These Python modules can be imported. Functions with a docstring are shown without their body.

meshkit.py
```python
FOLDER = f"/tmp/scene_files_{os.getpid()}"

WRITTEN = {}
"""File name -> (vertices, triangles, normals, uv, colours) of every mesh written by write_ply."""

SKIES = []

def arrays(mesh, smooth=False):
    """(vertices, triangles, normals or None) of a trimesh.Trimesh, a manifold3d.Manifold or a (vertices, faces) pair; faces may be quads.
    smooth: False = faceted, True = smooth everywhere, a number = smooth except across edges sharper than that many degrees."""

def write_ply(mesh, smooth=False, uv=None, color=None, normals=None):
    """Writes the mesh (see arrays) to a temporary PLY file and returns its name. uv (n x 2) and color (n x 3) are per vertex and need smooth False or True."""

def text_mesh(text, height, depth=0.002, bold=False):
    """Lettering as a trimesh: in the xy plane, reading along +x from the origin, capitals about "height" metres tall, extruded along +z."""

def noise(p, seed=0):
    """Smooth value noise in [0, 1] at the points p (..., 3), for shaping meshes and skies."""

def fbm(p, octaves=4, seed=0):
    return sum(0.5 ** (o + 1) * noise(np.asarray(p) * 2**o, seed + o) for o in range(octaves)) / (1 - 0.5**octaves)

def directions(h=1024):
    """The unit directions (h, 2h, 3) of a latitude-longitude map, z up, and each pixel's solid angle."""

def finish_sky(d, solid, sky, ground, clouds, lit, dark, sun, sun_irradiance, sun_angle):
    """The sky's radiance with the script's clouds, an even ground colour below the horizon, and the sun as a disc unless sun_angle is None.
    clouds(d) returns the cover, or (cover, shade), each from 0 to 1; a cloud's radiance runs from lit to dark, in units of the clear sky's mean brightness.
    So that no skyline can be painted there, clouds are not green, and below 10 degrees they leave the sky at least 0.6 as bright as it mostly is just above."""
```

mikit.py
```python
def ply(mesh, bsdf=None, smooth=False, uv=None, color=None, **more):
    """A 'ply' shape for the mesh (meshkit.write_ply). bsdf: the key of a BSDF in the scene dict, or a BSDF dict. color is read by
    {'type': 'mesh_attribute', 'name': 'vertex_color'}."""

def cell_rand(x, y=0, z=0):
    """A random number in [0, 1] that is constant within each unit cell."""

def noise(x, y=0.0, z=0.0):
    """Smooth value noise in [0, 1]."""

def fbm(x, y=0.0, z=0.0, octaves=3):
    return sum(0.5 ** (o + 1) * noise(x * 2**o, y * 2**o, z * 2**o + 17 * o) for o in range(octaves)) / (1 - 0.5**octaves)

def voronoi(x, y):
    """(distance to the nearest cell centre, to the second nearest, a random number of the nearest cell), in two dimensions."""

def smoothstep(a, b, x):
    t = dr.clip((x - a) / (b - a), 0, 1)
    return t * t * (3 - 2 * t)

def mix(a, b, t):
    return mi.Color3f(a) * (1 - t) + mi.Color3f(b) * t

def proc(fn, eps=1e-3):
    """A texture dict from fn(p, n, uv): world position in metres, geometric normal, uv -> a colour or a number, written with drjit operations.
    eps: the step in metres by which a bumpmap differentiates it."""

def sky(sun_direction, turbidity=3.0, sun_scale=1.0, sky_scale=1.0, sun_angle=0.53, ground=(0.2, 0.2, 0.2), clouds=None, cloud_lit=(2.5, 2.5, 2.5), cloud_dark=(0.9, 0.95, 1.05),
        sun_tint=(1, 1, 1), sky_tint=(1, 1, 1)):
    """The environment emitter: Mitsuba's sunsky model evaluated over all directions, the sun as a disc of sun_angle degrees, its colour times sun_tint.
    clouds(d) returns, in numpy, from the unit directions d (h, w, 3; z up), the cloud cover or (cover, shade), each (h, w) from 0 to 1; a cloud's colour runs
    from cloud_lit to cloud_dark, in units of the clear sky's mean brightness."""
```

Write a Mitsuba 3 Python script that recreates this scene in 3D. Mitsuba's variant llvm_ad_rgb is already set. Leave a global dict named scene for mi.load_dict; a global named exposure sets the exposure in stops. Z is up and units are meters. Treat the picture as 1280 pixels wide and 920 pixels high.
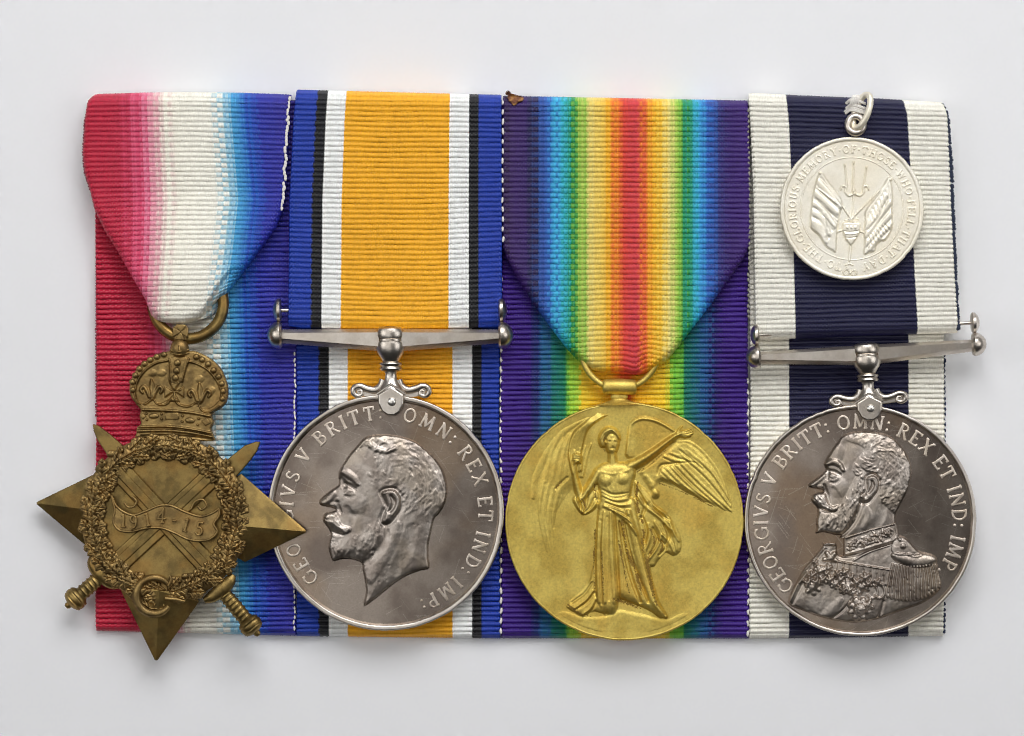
import math
import numpy as np
import trimesh
import drjit as dr
import mitsuba as mi
import mikit
import meshkit
import shapely
from shapely.geometry import Polygon, LineString
from shapely import affinity
from scipy import ndimage

T = mi.ScalarTransform4f
S = 0.000122            # metres per working unit (36 mm disc = 295 units); x right, y down, z up in working units
scene, labels = {}, {}

# ------------------------------------------------------------------ camera, lamps, exposure
exposure = 0.02
CAM_H = 0.66
Z0 = 34 * S
scene['camera'] = {
    'type': 'perspective', 'fov_axis': 'x',
    'fov': 2 * math.degrees(math.atan(640 * S / (CAM_H - Z0))),
    'near_clip': 0.05, 'far_clip': 20.0,
    'to_world': T().look_at(origin=[0, 0, CAM_H], target=[0, 0, 0], up=[0, 1, 0])}


def lamp(key, pos, target, w, h, rad, label):
    pos, target = np.array(pos, float), np.array(target, float)
    d = (target - pos) / np.linalg.norm(target - pos)
    up = [0, 0, 1] if abs(d[2]) < 0.95 else [0, 1, 0]
    M = T().look_at(origin=list(pos), target=list(target), up=up)
    scene[key + '__diffuser'] = {'type': 'rectangle', 'to_world': M @ T().scale([w / 2, h / 2, 1]),
                                 'bsdf': {'type': 'diffuse', 'reflectance': {'type': 'rgb', 'value': 0.6}},
                                 'emitter': {'type': 'area', 'radiance': {'type': 'rgb', 'value': list(rad)}}}
    scene[key + '__housing'] = {'type': 'cube', 'to_world': M @ T().translate([0, 0, -0.045]) @ T().scale([w / 2 + 0.01, h / 2 + 0.01, 0.04]),
                                'bsdf': {'type': 'diffuse', 'reflectance': {'type': 'rgb', 'value': 0.03}}}
    labels[key] = {'label': label, 'category': 'lamp'}


KEY, SIDE, TOP = 5.0, 1.9, 0.92
lamp('softbox_lamp', (0.10, 0.52, 0.50), (0, 0.02, 0), 0.62, 0.42, (KEY, KEY, KEY * 1.01), 'large white softbox lamp beyond the upper edge of the table')
lamp('softbox_lamp_001', (-0.55, 0.10, 0.50), (0, 0, 0), 0.40, 0.40, (SIDE, SIDE, SIDE), 'smaller softbox lamp standing to the side of the crimson ribbon')
lamp('softbox_lamp_002', (0.58, 0.06, 0.52), (0, 0, 0), 0.36, 0.40, (SIDE, SIDE, SIDE), 'smaller softbox lamp standing to the side of the navy ribbon')
lamp('ceiling_panel_lamp', (-0.48, 0.15, 1.9), (-0.48, 0.15, 0), 1.20, 1.6, (TOP, TOP * 0.985, TOP * 0.96), 'broad ceiling light panel high over the table')


# ------------------------------------------------------------------ helpers
def lin(c):
    c = np.array(c, float) / 255
    return [float(x) for x in np.where(c <= 0.04045, c / 12.92, ((c + 0.055) / 1.055) ** 2.4)]


def rgb(c):
    return {'type': 'rgb', 'value': [float(x) for x in lin(c)]}


def conv(mesh):
    v, f = np.array(mesh.vertices, float), np.array(mesh.faces)
    v = np.stack([(v[:, 0] - 640) * S, (460 - v[:, 1]) * S, v[:, 2] * S], 1)
    return trimesh.Trimesh(v, f[:, ::-1], process=False)


COUNT = {}


def num(key):
    """key, key_001, key_002 ..."""
    n = COUNT.get(key, 0)
    COUNT[key] = n + 1
    return key if n == 0 else f'{key}_{n:03d}'


def add(key, mesh, bsdf, smooth=35, uv=None, warp=None, **lab):
    key = num(key)
    if isinstance(mesh, (list, tuple)):
        mesh = trimesh.util.concatenate(list(mesh))
    if warp is not None:
        mesh = mesh.copy()
        mesh.vertices = warp(np.array(mesh.vertices))
    scene[key] = mikit.ply(conv(mesh), bsdf, smooth=smooth, uv=uv)
    if lab:
        labels[key] = lab
    return key


def tm(v, f):
    return trimesh.Trimesh(np.asarray(v, float), np.asarray(f, int), process=False)


def spline(pts, n=8, closed=True):
    p = np.array(pts, float)
    if closed:
        q = np.vstack([p[-1], p, p[:2]])
    else:
        q = np.vstack([2 * p[0] - p[1], p, 2 * p[-1] - p[-2]])
    out = []
    for i in range(1, len(q) - 2):
        a, b, c, d = q[i - 1], q[i], q[i + 1], q[i + 2]
        for t in np.arange(n) / n:
            out.append(0.5 * (2 * b + (c - a) * t + (2 * a - 5 * b + 4 * c - d) * t ** 2 + (3 * b - a - 3 * c + d) * t ** 3))
    if not closed:
        out.append(q[-2])
    return np.array(out)


def tube(pts, r, sides=12, caps=True, squash=1.0, closed=False):
    p = np.array(pts, float)
    if p.shape[1] == 2:
        p = np.hstack([p, np.zeros((len(p), 1))])
    r = np.broadcast_to(np.asarray(r, float), (len(p),))
    if closed:
        t = np.roll(p, -1, 0) - np.roll(p, 1, 0)
    else:
        t = np.gradient(p, axis=0)
    t /= np.linalg.norm(t, axis=1, keepdims=True) + 1e-12
    ref = np.where(np.abs(t[:, 2:]) < 0.9, [0, 0, 1.0], [1.0, 0, 0])
    a = np.cross(ref, t)
    a /= np.linalg.norm(a, axis=1, keepdims=True)
    b = np.cross(t, a)
    ang = np.arange(sides) * 2 * np.pi / sides
    v = p[:, None] + r[:, None, None] * (np.cos(ang)[None, :, None] * a[:, None] + squash * np.sin(ang)[None, :, None] * b[:, None])
    n = len(p)
    i, j = np.meshgrid(np.arange(n if closed else n - 1), np.arange(sides), indexing='ij')
    k = (i + 1) % n
    q = np.stack([i * sides + j, i * sides + (j + 1) % sides, k * sides + (j + 1) % sides, k * sides + j], -1).reshape(-1, 4)
    V, F = v.reshape(-1, 3), np.vstack([q[:, [0, 1, 2]], q[:, [0, 2, 3]]])
    if caps and not closed:
        m = len(V)
        V = np.vstack([V, p[0], p[-1]])
        J = np.arange(sides)
        F = np.vstack([F, np.stack([J * 0 + m, (J + 1) % sides, J], 1), np.stack([J * 0 + m + 1, (n - 1) * sides + J, (n - 1) * sides + (J + 1) % sides], 1)])
    return tm(V, F)


def lathe(profile, origin, direction, sides=28, squash=1.0):
    """profile [(t, r)] along direction from origin."""
    o, d = np.array(origin, float), np.array(direction, float)
    d = d / np.linalg.norm(d)
    pr = np.array(profile, float)
    return tube(o + pr[:, :1] * d, np.maximum(pr[:, 1], 0.02), sides, True, squash)


def ball(c, r, squash=1.0, sub=2):
    m = trimesh.creation.icosphere(subdivisions=sub)
    m.vertices = m.vertices * np.array([r, r, r * squash]) + np.array(c, float)
    return m


def resample(ring, step):
    ring = np.asarray(ring)
    if np.allclose(ring[0], ring[-1]):
        ring = ring[:-1]
    return ring


def plate(poly, z0, z1, bevel=1.0, rounds=3, dome=None):
    """A bevelled plate over a shapely polygon; returns one mesh."""
    geoms = getattr(poly, 'geoms', [poly])
    out = []
    for g in geoms:
        if g.is_empty or g.area < 0.05:
            continue
        g = shapely.geometry.polygon.orient(g, 1.0)
        rings = [np.array(g.exterior.coords)[:-1]] + [np.array(r.coords)[:-1] for r in g.interiors]
        caps_in, offs = [], []
        V, F, base = [], [], 0
        for ring in rings:
            n = len(ring)
            e1 = ring - np.roll(ring, 1, 0)
            e2 = np.roll(ring, -1, 0) - ring
            n1 = np.stack([-e1[:, 1], e1[:, 0]], 1) / (np.linalg.norm(e1, axis=1, keepdims=True) + 1e-9)
            n2 = np.stack([-e2[:, 1], e2[:, 0]], 1) / (np.linalg.norm(e2, axis=1, keepdims=True) + 1e-9)
            m = n1 + n2
            m /= np.maximum((m * n1).sum(1, keepdims=True), 0.45)
            lv = [(0.0, z0)] + [(bevel * (1 - math.cos(a)), z1 - bevel * (1 - math.sin(a))) for a in np.linspace(0, math.pi / 2, rounds + 1)]
            for ins, z in lv:
                V.append(np.hstack([ring + m * ins, np.full((n, 1), z)]))
            I = np.arange(n)
            J = (I + 1) % n
            for k in range(len(lv) - 1):
                a, b = base + k * n, base + (k + 1) * n
                F.append(np.stack([a + I, a + J, b + J], 1))
                F.append(np.stack([a + I, b + J, b + I], 1))
            caps_in.append((ring + m * bevel, base + (len(lv) - 1) * n))
            base += len(lv) * n
        V = np.vstack(V)
        cap = Polygon(caps_in[0][0], [c[0] for c in caps_in[1:]])
        try:
            import mapbox_earcut as ec
            pts = np.vstack([c[0] for c in caps_in])
            ends = np.cumsum([len(c[0]) for c in caps_in]).astype(np.uint32)
            tri = ec.triangulate_float64(np.ascontiguousarray(pts), ends).reshape(-1, 3).astype(int)
            gi = np.concatenate([c[1] + np.arange(len(c[0])) for c in caps_in])
            p2 = pts[tri]
            ar = (p2[:, 1, 0] - p2[:, 0, 0]) * (p2[:, 2, 1] - p2[:, 0, 1]) - (p2[:, 1, 1] - p2[:, 0, 1]) * (p2[:, 2, 0] - p2[:, 0, 0])
            tri[ar < 0] = tri[ar < 0][:, ::-1]
            F.append(gi[tri])
        except Exception as ex:
            print('cap', ex)
        m = tm(V, np.vstack(F))
        if dome is not None:
            m.vertices = dome(np.array(m.vertices))
        out.append(m)
    return trimesh.util.concatenate(out)


def sm_poly(pts, n=6):
    return Polygon(spline(pts, n)).buffer(0)


def hull(pts):
    return trimesh.convex.convex_hull(np.array(pts, float))


# ------------------------------------------------------------------ 2.5-D sculpting (reliefs struck in metal)
class Relief:
    def __init__(s, x0, y0, x1, y1, step=0.8):
        s.step = step
        s.x = np.arange(x0, x1 + step, step)
        s.y = np.arange(y0, y1 + step, step)
        s.X, s.Y = np.meshgrid(s.x, s.y)
        s.H = np.zeros_like(s.X)
        s.dirt = None

    def mask(s, pts, smooth=True, n=6):
        P = pts if isinstance(pts, shapely.Geometry) else sm_poly(pts, n) if smooth else Polygon(pts)
        shapely.prepare(P)
        return shapely.contains_xy(P, s.X, s.Y)

    def dist(s, m):
        return ndimage.distance_transform_edt(m) * s.step

    def inflate(s, pts, h, w, base=0.0, smooth=True, mode='max', prof='dome'):
        m = pts if isinstance(pts, np.ndarray) and pts.dtype == bool else s.mask(pts, smooth)
        d = s.dist(m)
        t = np.clip(d / w, 0, 1)
        p = np.sqrt(1 - (1 - t) ** 2) if prof == 'dome' else t * t * (3 - 2 * t)
        v = np.where(m, base + h * p, 0)
        s.H = np.maximum(s.H, v) if mode == 'max' else s.H + v
        return m

    def stroke(s, pts, r, h, mode='add', curve=True, sharp=1.0, within=None):
        p = np.array(pts, float)
        rr = np.broadcast_to(np.asarray(r, float), (len(p),))
        if curve and len(p) > 2:
            q = spline(np.hstack([p, rr[:, None]]), 5, False)
            p, rr = q[:, :2], np.maximum(q[:, 2], 0.3)
        rm = rr.max() + s.step
        i0, i1 = np.searchsorted(s.y, [p[:, 1].min() - rm, p[:, 1].max() + rm])
        j0, j1 = np.searchsorted(s.x, [p[:, 0].min() - rm, p[:, 0].max() + rm])
        if i1 <= i0 or j1 <= j0:
            return
        X, Y = s.X[i0:i1, j0:j1], s.Y[i0:i1, j0:j1]
        best = np.full(X.shape, 9.0)
        for k in range(len(p) - 1):
            a, b = p[k], p[k + 1]
            d = b - a
            L = (d ** 2).sum() + 1e-9
            t = np.clip(((X - a[0]) * d[0] + (Y - a[1]) * d[1]) / L, 0, 1)
            dd = np.hypot(X - a[0] - t * d[0], Y - a[1] - t * d[1]) / (rr[k] + t * (rr[k + 1] - rr[k]))
            best = np.minimum(best, dd)
        v = h * np.clip(1 - best ** 2, 0, 1) ** sharp
        if within is not None:
            v = v * within[i0:i1, j0:j1]
        W = s.H[i0:i1, j0:j1]
        if mode == 'add':
            W += v
        elif mode == 'max':
            np.maximum(W, v, out=W)
        elif mode == 'over':      # raises what is there
            base = s.H[i0:i1, j0:j1][best < 1]
            np.maximum(W, np.where(best < 1, v + (np.median(base) if len(base) else 0), 0), out=W)

    def blob(s, cx, cy, rx, ry, h, rot=0.0, mode='add', sharp=1.0):
        c, q = math.cos(rot), math.sin(rot)
        dx, dy = s.X - cx, s.Y - cy
        e = ((dx * c + dy * q) / rx) ** 2 + ((-dx * q + dy * c) / ry) ** 2
        v = h * np.clip(1 - e, 0, 1) ** sharp
        if mode == 'add':
            s.H += v
        else:
            s.H = np.maximum(s.H, v)

    def grain(s, amp, scale, seed=0, within=1.0, octaves=3):
        P = np.stack([s.X / scale, s.Y / scale, np.zeros_like(s.X)], -1)
        s.H += within * amp * (meshkit.fbm(P, octaves, seed) - 0.5) * 2

    def blur(s, sig, within=None):
        B = ndimage.gaussian_filter(s.H, sig / s.step)
        s.H = B if within is None else np.where(within, B, s.H)

    def mesh(s, mask, z, sink=None):
        """Triangles over the cells that touch mask; outside it the sheet dives by sink."""
        H = s.H + z
        if sink is not None:
            H = np.where(mask, H, z - sink)
            mask = ndimage.binary_dilation(mask, iterations=1)
        c = mask[:-1, :-1] & mask[1:, :-1] & mask[:-1, 1:] & mask[1:, 1:]
        idx = np.arange(H.size).reshape(H.shape)
        a, b, d, e = idx[:-1, :-1][c], idx[:-1, 1:][c], idx[1:, 1:][c], idx[1:, :-1][c]
        F = np.vstack([np.stack([a, b, d], 1), np.stack([a, d, e], 1)])
        used, inv = np.unique(F, return_inverse=True)
        V = np.stack([s.X.ravel(), s.Y.ravel(), H.ravel()], 1)[used]
        return tm(V, inv.reshape(F.shape))


# ------------------------------------------------------------------ serif capitals (stroke font), unit cap height, y up
def arc(cx, cy, rx, ry, a0, a1, n=14):
    a = np.radians(np.linspace(a0, a1, n))
    return [(cx + rx * math.cos(t), cy + ry * math.sin(t)) for t in a]


K, N_ = 0.165, 0.095


def sv(x, y0=0.0, y1=1.0):
    return [([(x, y0), (x, y1)], K), ([(x - .15, .035), (x + .15, .035)], .07), ([(x - .15, .965), (x + .15, .965)], .07)]


FONT = {
    'A': (0.86, [([(.1, 0), (.43, 1)], N_), ([(.43, 1), (.76, 0)], K), ([(.22, .33), (.64, .33)], N_), ([(0, .035), (.22, .035)], .07), ([(.62, .035), (.9, .035)], .07)]),
    'B': (0.70, sv(.15) + [([(.15, .96)] + arc(.36, .75, .22, .21, 90, -90) + [(.15, .54)], .12), ([(.15, .54)] + arc(.38, .29, .26, .25, 90, -90) + [(.15, .04)], .12)]),
    'D': (0.80, sv(.15) + [([(.15, .95)] + arc(.32, .5, .4, .45, 90, -90) + [(.15, .05)], .13)]),
    'E': (0.66, sv(.15) + [([(.15, .96), (.58, .96), (.58, .80)], .08), ([(.15, .52), (.5, .52)], .08), ([(.15, .04), (.62, .04), (.64, .22)], .08)]),
    'F': (0.62, sv(.15) + [([(.15, .96), (.58, .96), (.58, .80)], .08), ([(.15, .52), (.5, .52)], .08)]),
    'G': (0.84, [(arc(.46, .5, .38, .45, 40, 335, 26), .13), ([(.8, .42), (.8, .08)], .14), ([(.62, .43), (.92, .43)], .07), ([(.76, .75), (.76, .97)], .06)]),
    'H': (0.86, sv(.15) + sv(.72) + [([(.15, .5), (.72, .5)], .08)]),
    'I': (0.30, sv(.15)),
    'L': (0.62, sv(.15) + [([(.15, .04), (.58, .04), (.6, .24)], .08)]),
    'M': (1.02, [([(.14, 0), (.2, 1)], N_), ([(.2, 1), (.51, .1)], K), ([(.51, .1), (.82, 1)], N_), ([(.82, 1), (.88, 0)], K), ([(.0, .035), (.28, .035)], .07), ([(.74, .035), (1.02, .035)], .07), ([(.1, .965), (.24, .965)], .07), ([(.78, .965), (.93, .965)], .07)]),
    'N': (0.88, [([(.15, 0), (.15, 1)], N_), ([(.15, .97), (.73, .04)], K), ([(.73, 0), (.73, 1)], N_), ([(.02, .035), (.28, .035)], .07), ([(.6, .965), (.86, .965)], .07), ([(.03, .965), (.2, .965)], .07)]),
    'O': (0.86, [(arc(.43, .5, .36, .45, 0, 360, 30), .13)]),
    'P': (0.66, sv(.15) + [([(.15, .96)] + arc(.34, .73, .25, .23, 90, -90) + [(.15, .5)], .12)]),
    'R': (0.78, sv(.15) + [([(.15, .96)] + arc(.34, .74, .24, .22, 90, -90) + [(.15, .52)], .12), ([(.34, .52), (.66, .03), (.78, .03)], .13)]),
    'S': (0.60, [(arc(.31, .74, .2, .21, 25, 270, 14) + arc(.31, .27, .22, .23, 90, -160, 14)[1:], .13), ([(.5, .76), (.51, .95)], .07), ([(.08, .06), (.09, .26)], .07)]),
    'T': (0.74, [([(.37, 0), (.37, .96)], K), ([(.03, .76), (.05, .96), (.69, .96), (.71, .76)], .08), ([(.22, .035), (.52, .035)], .07)]),
    'U': (0.82, [([(.16, .97), (.16, .3)] + arc(.41, .3, .25, .26, 180, 360, 12) + [(.66, .97)], .13), ([(.02, .965), (.3, .965)], .07), ([(.54, .965), (.8, .965)], .07)]),
    'V': (0.84, [([(.1, 1), (.42, .03)], K), ([(.42, .03), (.74, 1)], N_), ([(0, .965), (.24, .965)], .07), ([(.6, .965), (.86, .965)], .07)]),
    'W': (1.12, [([(.1, 1), (.34, .03)], K), ([(.34, .03), (.56, .9)], N_), ([(.56, .9), (.78, .03)], K), ([(.78, .03), (1.0, 1)], N_), ([(0, .965), (.22, .965)], .07), ([(.9, .965), (1.12, .965)], .07)]),
    'X': (0.84, [([(.1, 1), (.72, 0)], K), ([(.72, 1), (.1, 0)], N_), ([(0, .035), (.22, .035)], .07), ([(.6, .035), (.84, .035)], .07), ([(0, .965), (.24, .965)], .07), ([(.6, .965), (.82, .965)], .07)]),
    'Y': (0.80, [([(.08, 1), (.4, .48)], K), ([(.72, 1), (.4, .48)], N_), ([(.4, .5), (.4, 0)], K), ([(0, .965), (.22, .965)], .07), ([(.58, .965), (.82, .965)], .07), ([(.26, .035), (.54, .035)], .07)]),
    ':': (0.26, [([(.12, .16), (.12, .17)], .17), ([(.12, .66), (.12, .67)], .17)]),
    '.': (0.26, [([(.12, .06), (.12, .07)], .18)]),
    '·': (0.30, [([(.14, .48), (.14, .49)], .18)]),
    '-': (0.42, [([(.06, .45), (.34, .45)], .12)]),
    '1': (0.44, [([(.22, 0), (.22, .98)], .14), ([(.06, .82), (.22, .98)], .09), ([(.06, .035), (.38, .035)], .07)]),
    '9': (0.60, [(arc(.3, .7, .2, .25, 0, 360, 22), .12), ([(.5, .7), (.49, .48), (.42, .24), (.28, .08), (.1, .04)], .12)]),
    '4': (0.62, [([(.42, 0), (.42, .98), (.04, .3), (.6, .3)], .10), ([(.28, .035), (.56, .035)], .07)]),
    '5': (0.58, [([(.5, .95), (.16, .95), (.13, .56)], .13), (arc(.27, .31, .23, .28, 115, -150, 16), .12)]),
}


def glyph(ch, size, weight=1.0):
    """shapely shape of a capital, centred on x, from baseline 0 to size, y up."""
    w, st = FONT[ch]
    parts = [LineString(p).buffer(max(t, 0.12) * weight / 2, cap_style='flat' if len(p) < 4 and ch not in ':.·' else 'round', join_style='mitre', mitre_limit=2.0, quad_segs=4) for p, t in st]
    g = shapely.union_all(parts)
    g = affinity.translate(g, -w / 2, 0)
    return affinity.scale(g, size, size, origin=(0, 0)).simplify(size * 0.008), w * size


def ring_text(text, cx, cy, R, size, a0, a1, z, prefix, bsdf, depth=2.3, weight=1.25, warp=None, space=0.42, bevel=0.85, gap=0.12):
    """Letters round a disc, tops outward, clockwise from a0 to a1 degrees (0 = top); each its own entry."""
    adv = [(space if c == ' ' else FONT[c][0] + gap) for c in text]
    tot = sum(adv)
    at, items = 0.0, []
    for c, w in zip(text, adv):
        mid = at + w / 2
        at += w
        if c == ' ':
            continue
        ang = math.radians(a0 + (a1 - a0) * mid / tot)
        g, _ = glyph(c, size, weight)
        g = affinity.scale(g, 1, -1, origin=(0, 0))                    # to y-down
        g = affinity.translate(g, 0, -R)
        g = affinity.rotate(g, math.degrees(ang), origin=(0, 0))       # y-down: positive = clockwise
        g = affinity.translate(g, cx, cy)
        add(prefix, plate(g, z - 1.0, z + depth, bevel, 2), bsdf, smooth=40, warp=warp)


# ------------------------------------------------------------------ materials
def bsdf(name, color, rough=0.5, metallic=0.0, bump=None, **kw):
    """color: an sRGB triple or a function of (p, n, uv)."""
    base = mikit.proc(color) if callable(color) else rgb(color)
    m = {'type': 'principled', 'base_color': base, 'roughness': mikit.proc(rough) if callable(rough) else float(rough), 'metallic': float(metallic), **kw}
    if bump is not None:
        fn, scale = bump
        m = {'type': 'bumpmap', 'arbitrary': mikit.proc(fn, eps=1.5e-5), 'scale': float(scale), 'bsdf': m}
    scene[name] = {'type': 'twosided', 'bsdf': m}


def C(c):
    return mi.Color3f(*[float(x) for x in lin(c)])


def metal_tone(base, dark, warm, scale=0.45, lo=0.35, hi=0.7, speck=0.10):
    """Bare metal broken by toning patches and fine grain (millimetre units)."""
    b, d, w = lin(base), lin(dark), lin(warm)

    def fn(p, n, uv):
        x, y = p.x * 1000, p.y * 1000
        t = mikit.smoothstep(lo, hi, mikit.fbm(x * scale, y * scale, 3.0, 5))
        t2 = mikit.smoothstep(0.45, 0.7, mikit.fbm(x * scale * 0.6 + 31, y * scale * 0.6, 7.0, 4))
        c = mikit.mix(b, d, t * 0.8)
        c = mikit.mix(c, w, t2 * 0.5)
        g = mikit.noise(x * 7.0, y * 7.0, 1.0) * 0.6 + mikit.noise(x * 3.1, y * 3.1, 5.0) * 0.4
        return c * (1 + speck * 2 * (g - 0.5))
    return fn


def scuffed(fn, bright):
    """Toning crossed by thin bright handling scratches, each with its own direction and length."""
    b = lin(bright)

    def out(p, n, uv):
        x, y = p.x * 1000, p.y * 1000
        m = mi.Float(0)
        for k, (a, w) in enumerate([(0.5, 2.3), (1.25, 2.9), (2.2, 2.6), (2.8, 3.3), (0.05, 3.1)]):
            c, q = math.cos(a), math.sin(a)
            u, v = x * c + y * q, y * c - x * q + 0.12 * mikit.noise(x * 0.5, y * 0.5, k)
            i = dr.floor(v * w)
            f = dr.abs(v * w - i - 0.5)
            seg = mikit.cell_rand(i, dr.floor(u / 2.7 + 9 * mikit.cell_rand(i, k, 1)), k)
            m = dr.maximum(m, dr.select(seg > 0.955, mikit.smoothstep(0.15, 0.03, f) * (seg - 0.95) * 12, 0))
        return mikit.mix(fn(p, n, uv), b, dr.clip(m, 0, 0.3))
    return out


def scratches(p, n, uv):
    """Height 0..1: fine handling marks and grain."""
    x, y = p.x * 1000, p.y * 1000
    g = mikit.fbm(x * 5, y * 5, 0.0, 3)
    a = mikit.noise(x * 12 + y * 2.0, (y - x) * 0.5, 2.0)
    b = mikit.noise(x * 0.6 + y * 0.4, y * 13 - x * 3, 4.0)
    return g * 0.6 + mikit.smoothstep(0.8, 0.95, a) * 0.25 + mikit.smoothstep(0.8, 0.95, b) * 0.25


def table_tone(p, n, uv):
    x, y = p.x * 1000, p.y * 1000
    g = mikit.fbm(x * 0.05, y * 0.05, 0.0, 3)
    f = mikit.noise(x * 3, y * 3, 2.0)
    return mi.Color3f(0.83, 0.833, 0.845) * (1 + 0.012 * (g - 0.5) + 0.012 * (f - 0.5))


bsdf('white_table_finish', table_tone, 0.7, specular=0.3)
bsdf('silver_field_metal', scuffed(metal_tone((153, 142, 132), (110, 98, 90), (146, 122, 96), 0.14, 0.3, 0.68, speck=0.12), (206, 198, 186)), 0.27, 1.0, bump=(scratches, 4e-6))
bsdf('silver_relief_metal', metal_tone((186, 176, 166), (150, 138, 128), (174, 160, 142), 0.5, speck=0.08), 0.43, 1.0, bump=(scratches, 6e-6))
bsdf('silver_letter_metal', metal_tone((226, 214, 200), (196, 182, 166), (214, 198, 176), 0.9, speck=0.06), 0.42, 1.0)
bsdf('silver_rim_metal', metal_tone((216, 208, 198), (196, 186, 174), (206, 194, 178), 0.5, speck=0.07), 0.33, 1.0, bump=(scratches, 5e-6))
bsdf('gilt_metal', metal_tone((226, 200, 104), (198, 168, 78), (222, 180, 82), 0.3, speck=0.18), 0.52, 0.85, bump=(scratches, 6e-6))
bsdf('bronze_metal', metal_tone((146, 122, 72), (102, 86, 52), (150, 114, 60), 0.5, speck=0.14), 0.40, 0.9, bump=(scratches, 5e-6))
bsdf('bronze_relief_metal', metal_tone((158, 131, 82), (112, 92, 58), (146, 114, 66), 0.9, speck=0.12), 0.46, 0.9, bump=(scratches, 5e-6))
bsdf('pale_silver_metal', metal_tone((250, 245, 230), (238, 230, 210), (250, 240, 216), 0.25, speck=0.05), 0.42, 0.6, bump=(scratches, 4e-6))
bsdf('bright_rivet_metal', (238, 234, 226), 0.3, 0.9)
bsdf('white_thread', (226, 222, 214), 0.8)
bsdf('grey_thread', (150, 148, 136), 0.8)
bsdf('navy_thread', (30, 40, 62), 0.7)
bsdf('crimson_thread', (126, 34, 56), 0.7)


def rust_tone(p, n, uv):
    t = mikit.fbm(p.x * 1800, p.y * 1800, 1.0, 4)
    return mikit.mix(lin((112, 70, 48)), lin((176, 128, 72)), mikit.smoothstep(0.35, 0.65, t))


bsdf('brown_grime', (134, 106, 50), 0.8, specular=0.05)
bsdf('rust_crust', rust_tone, 0.8)


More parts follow.
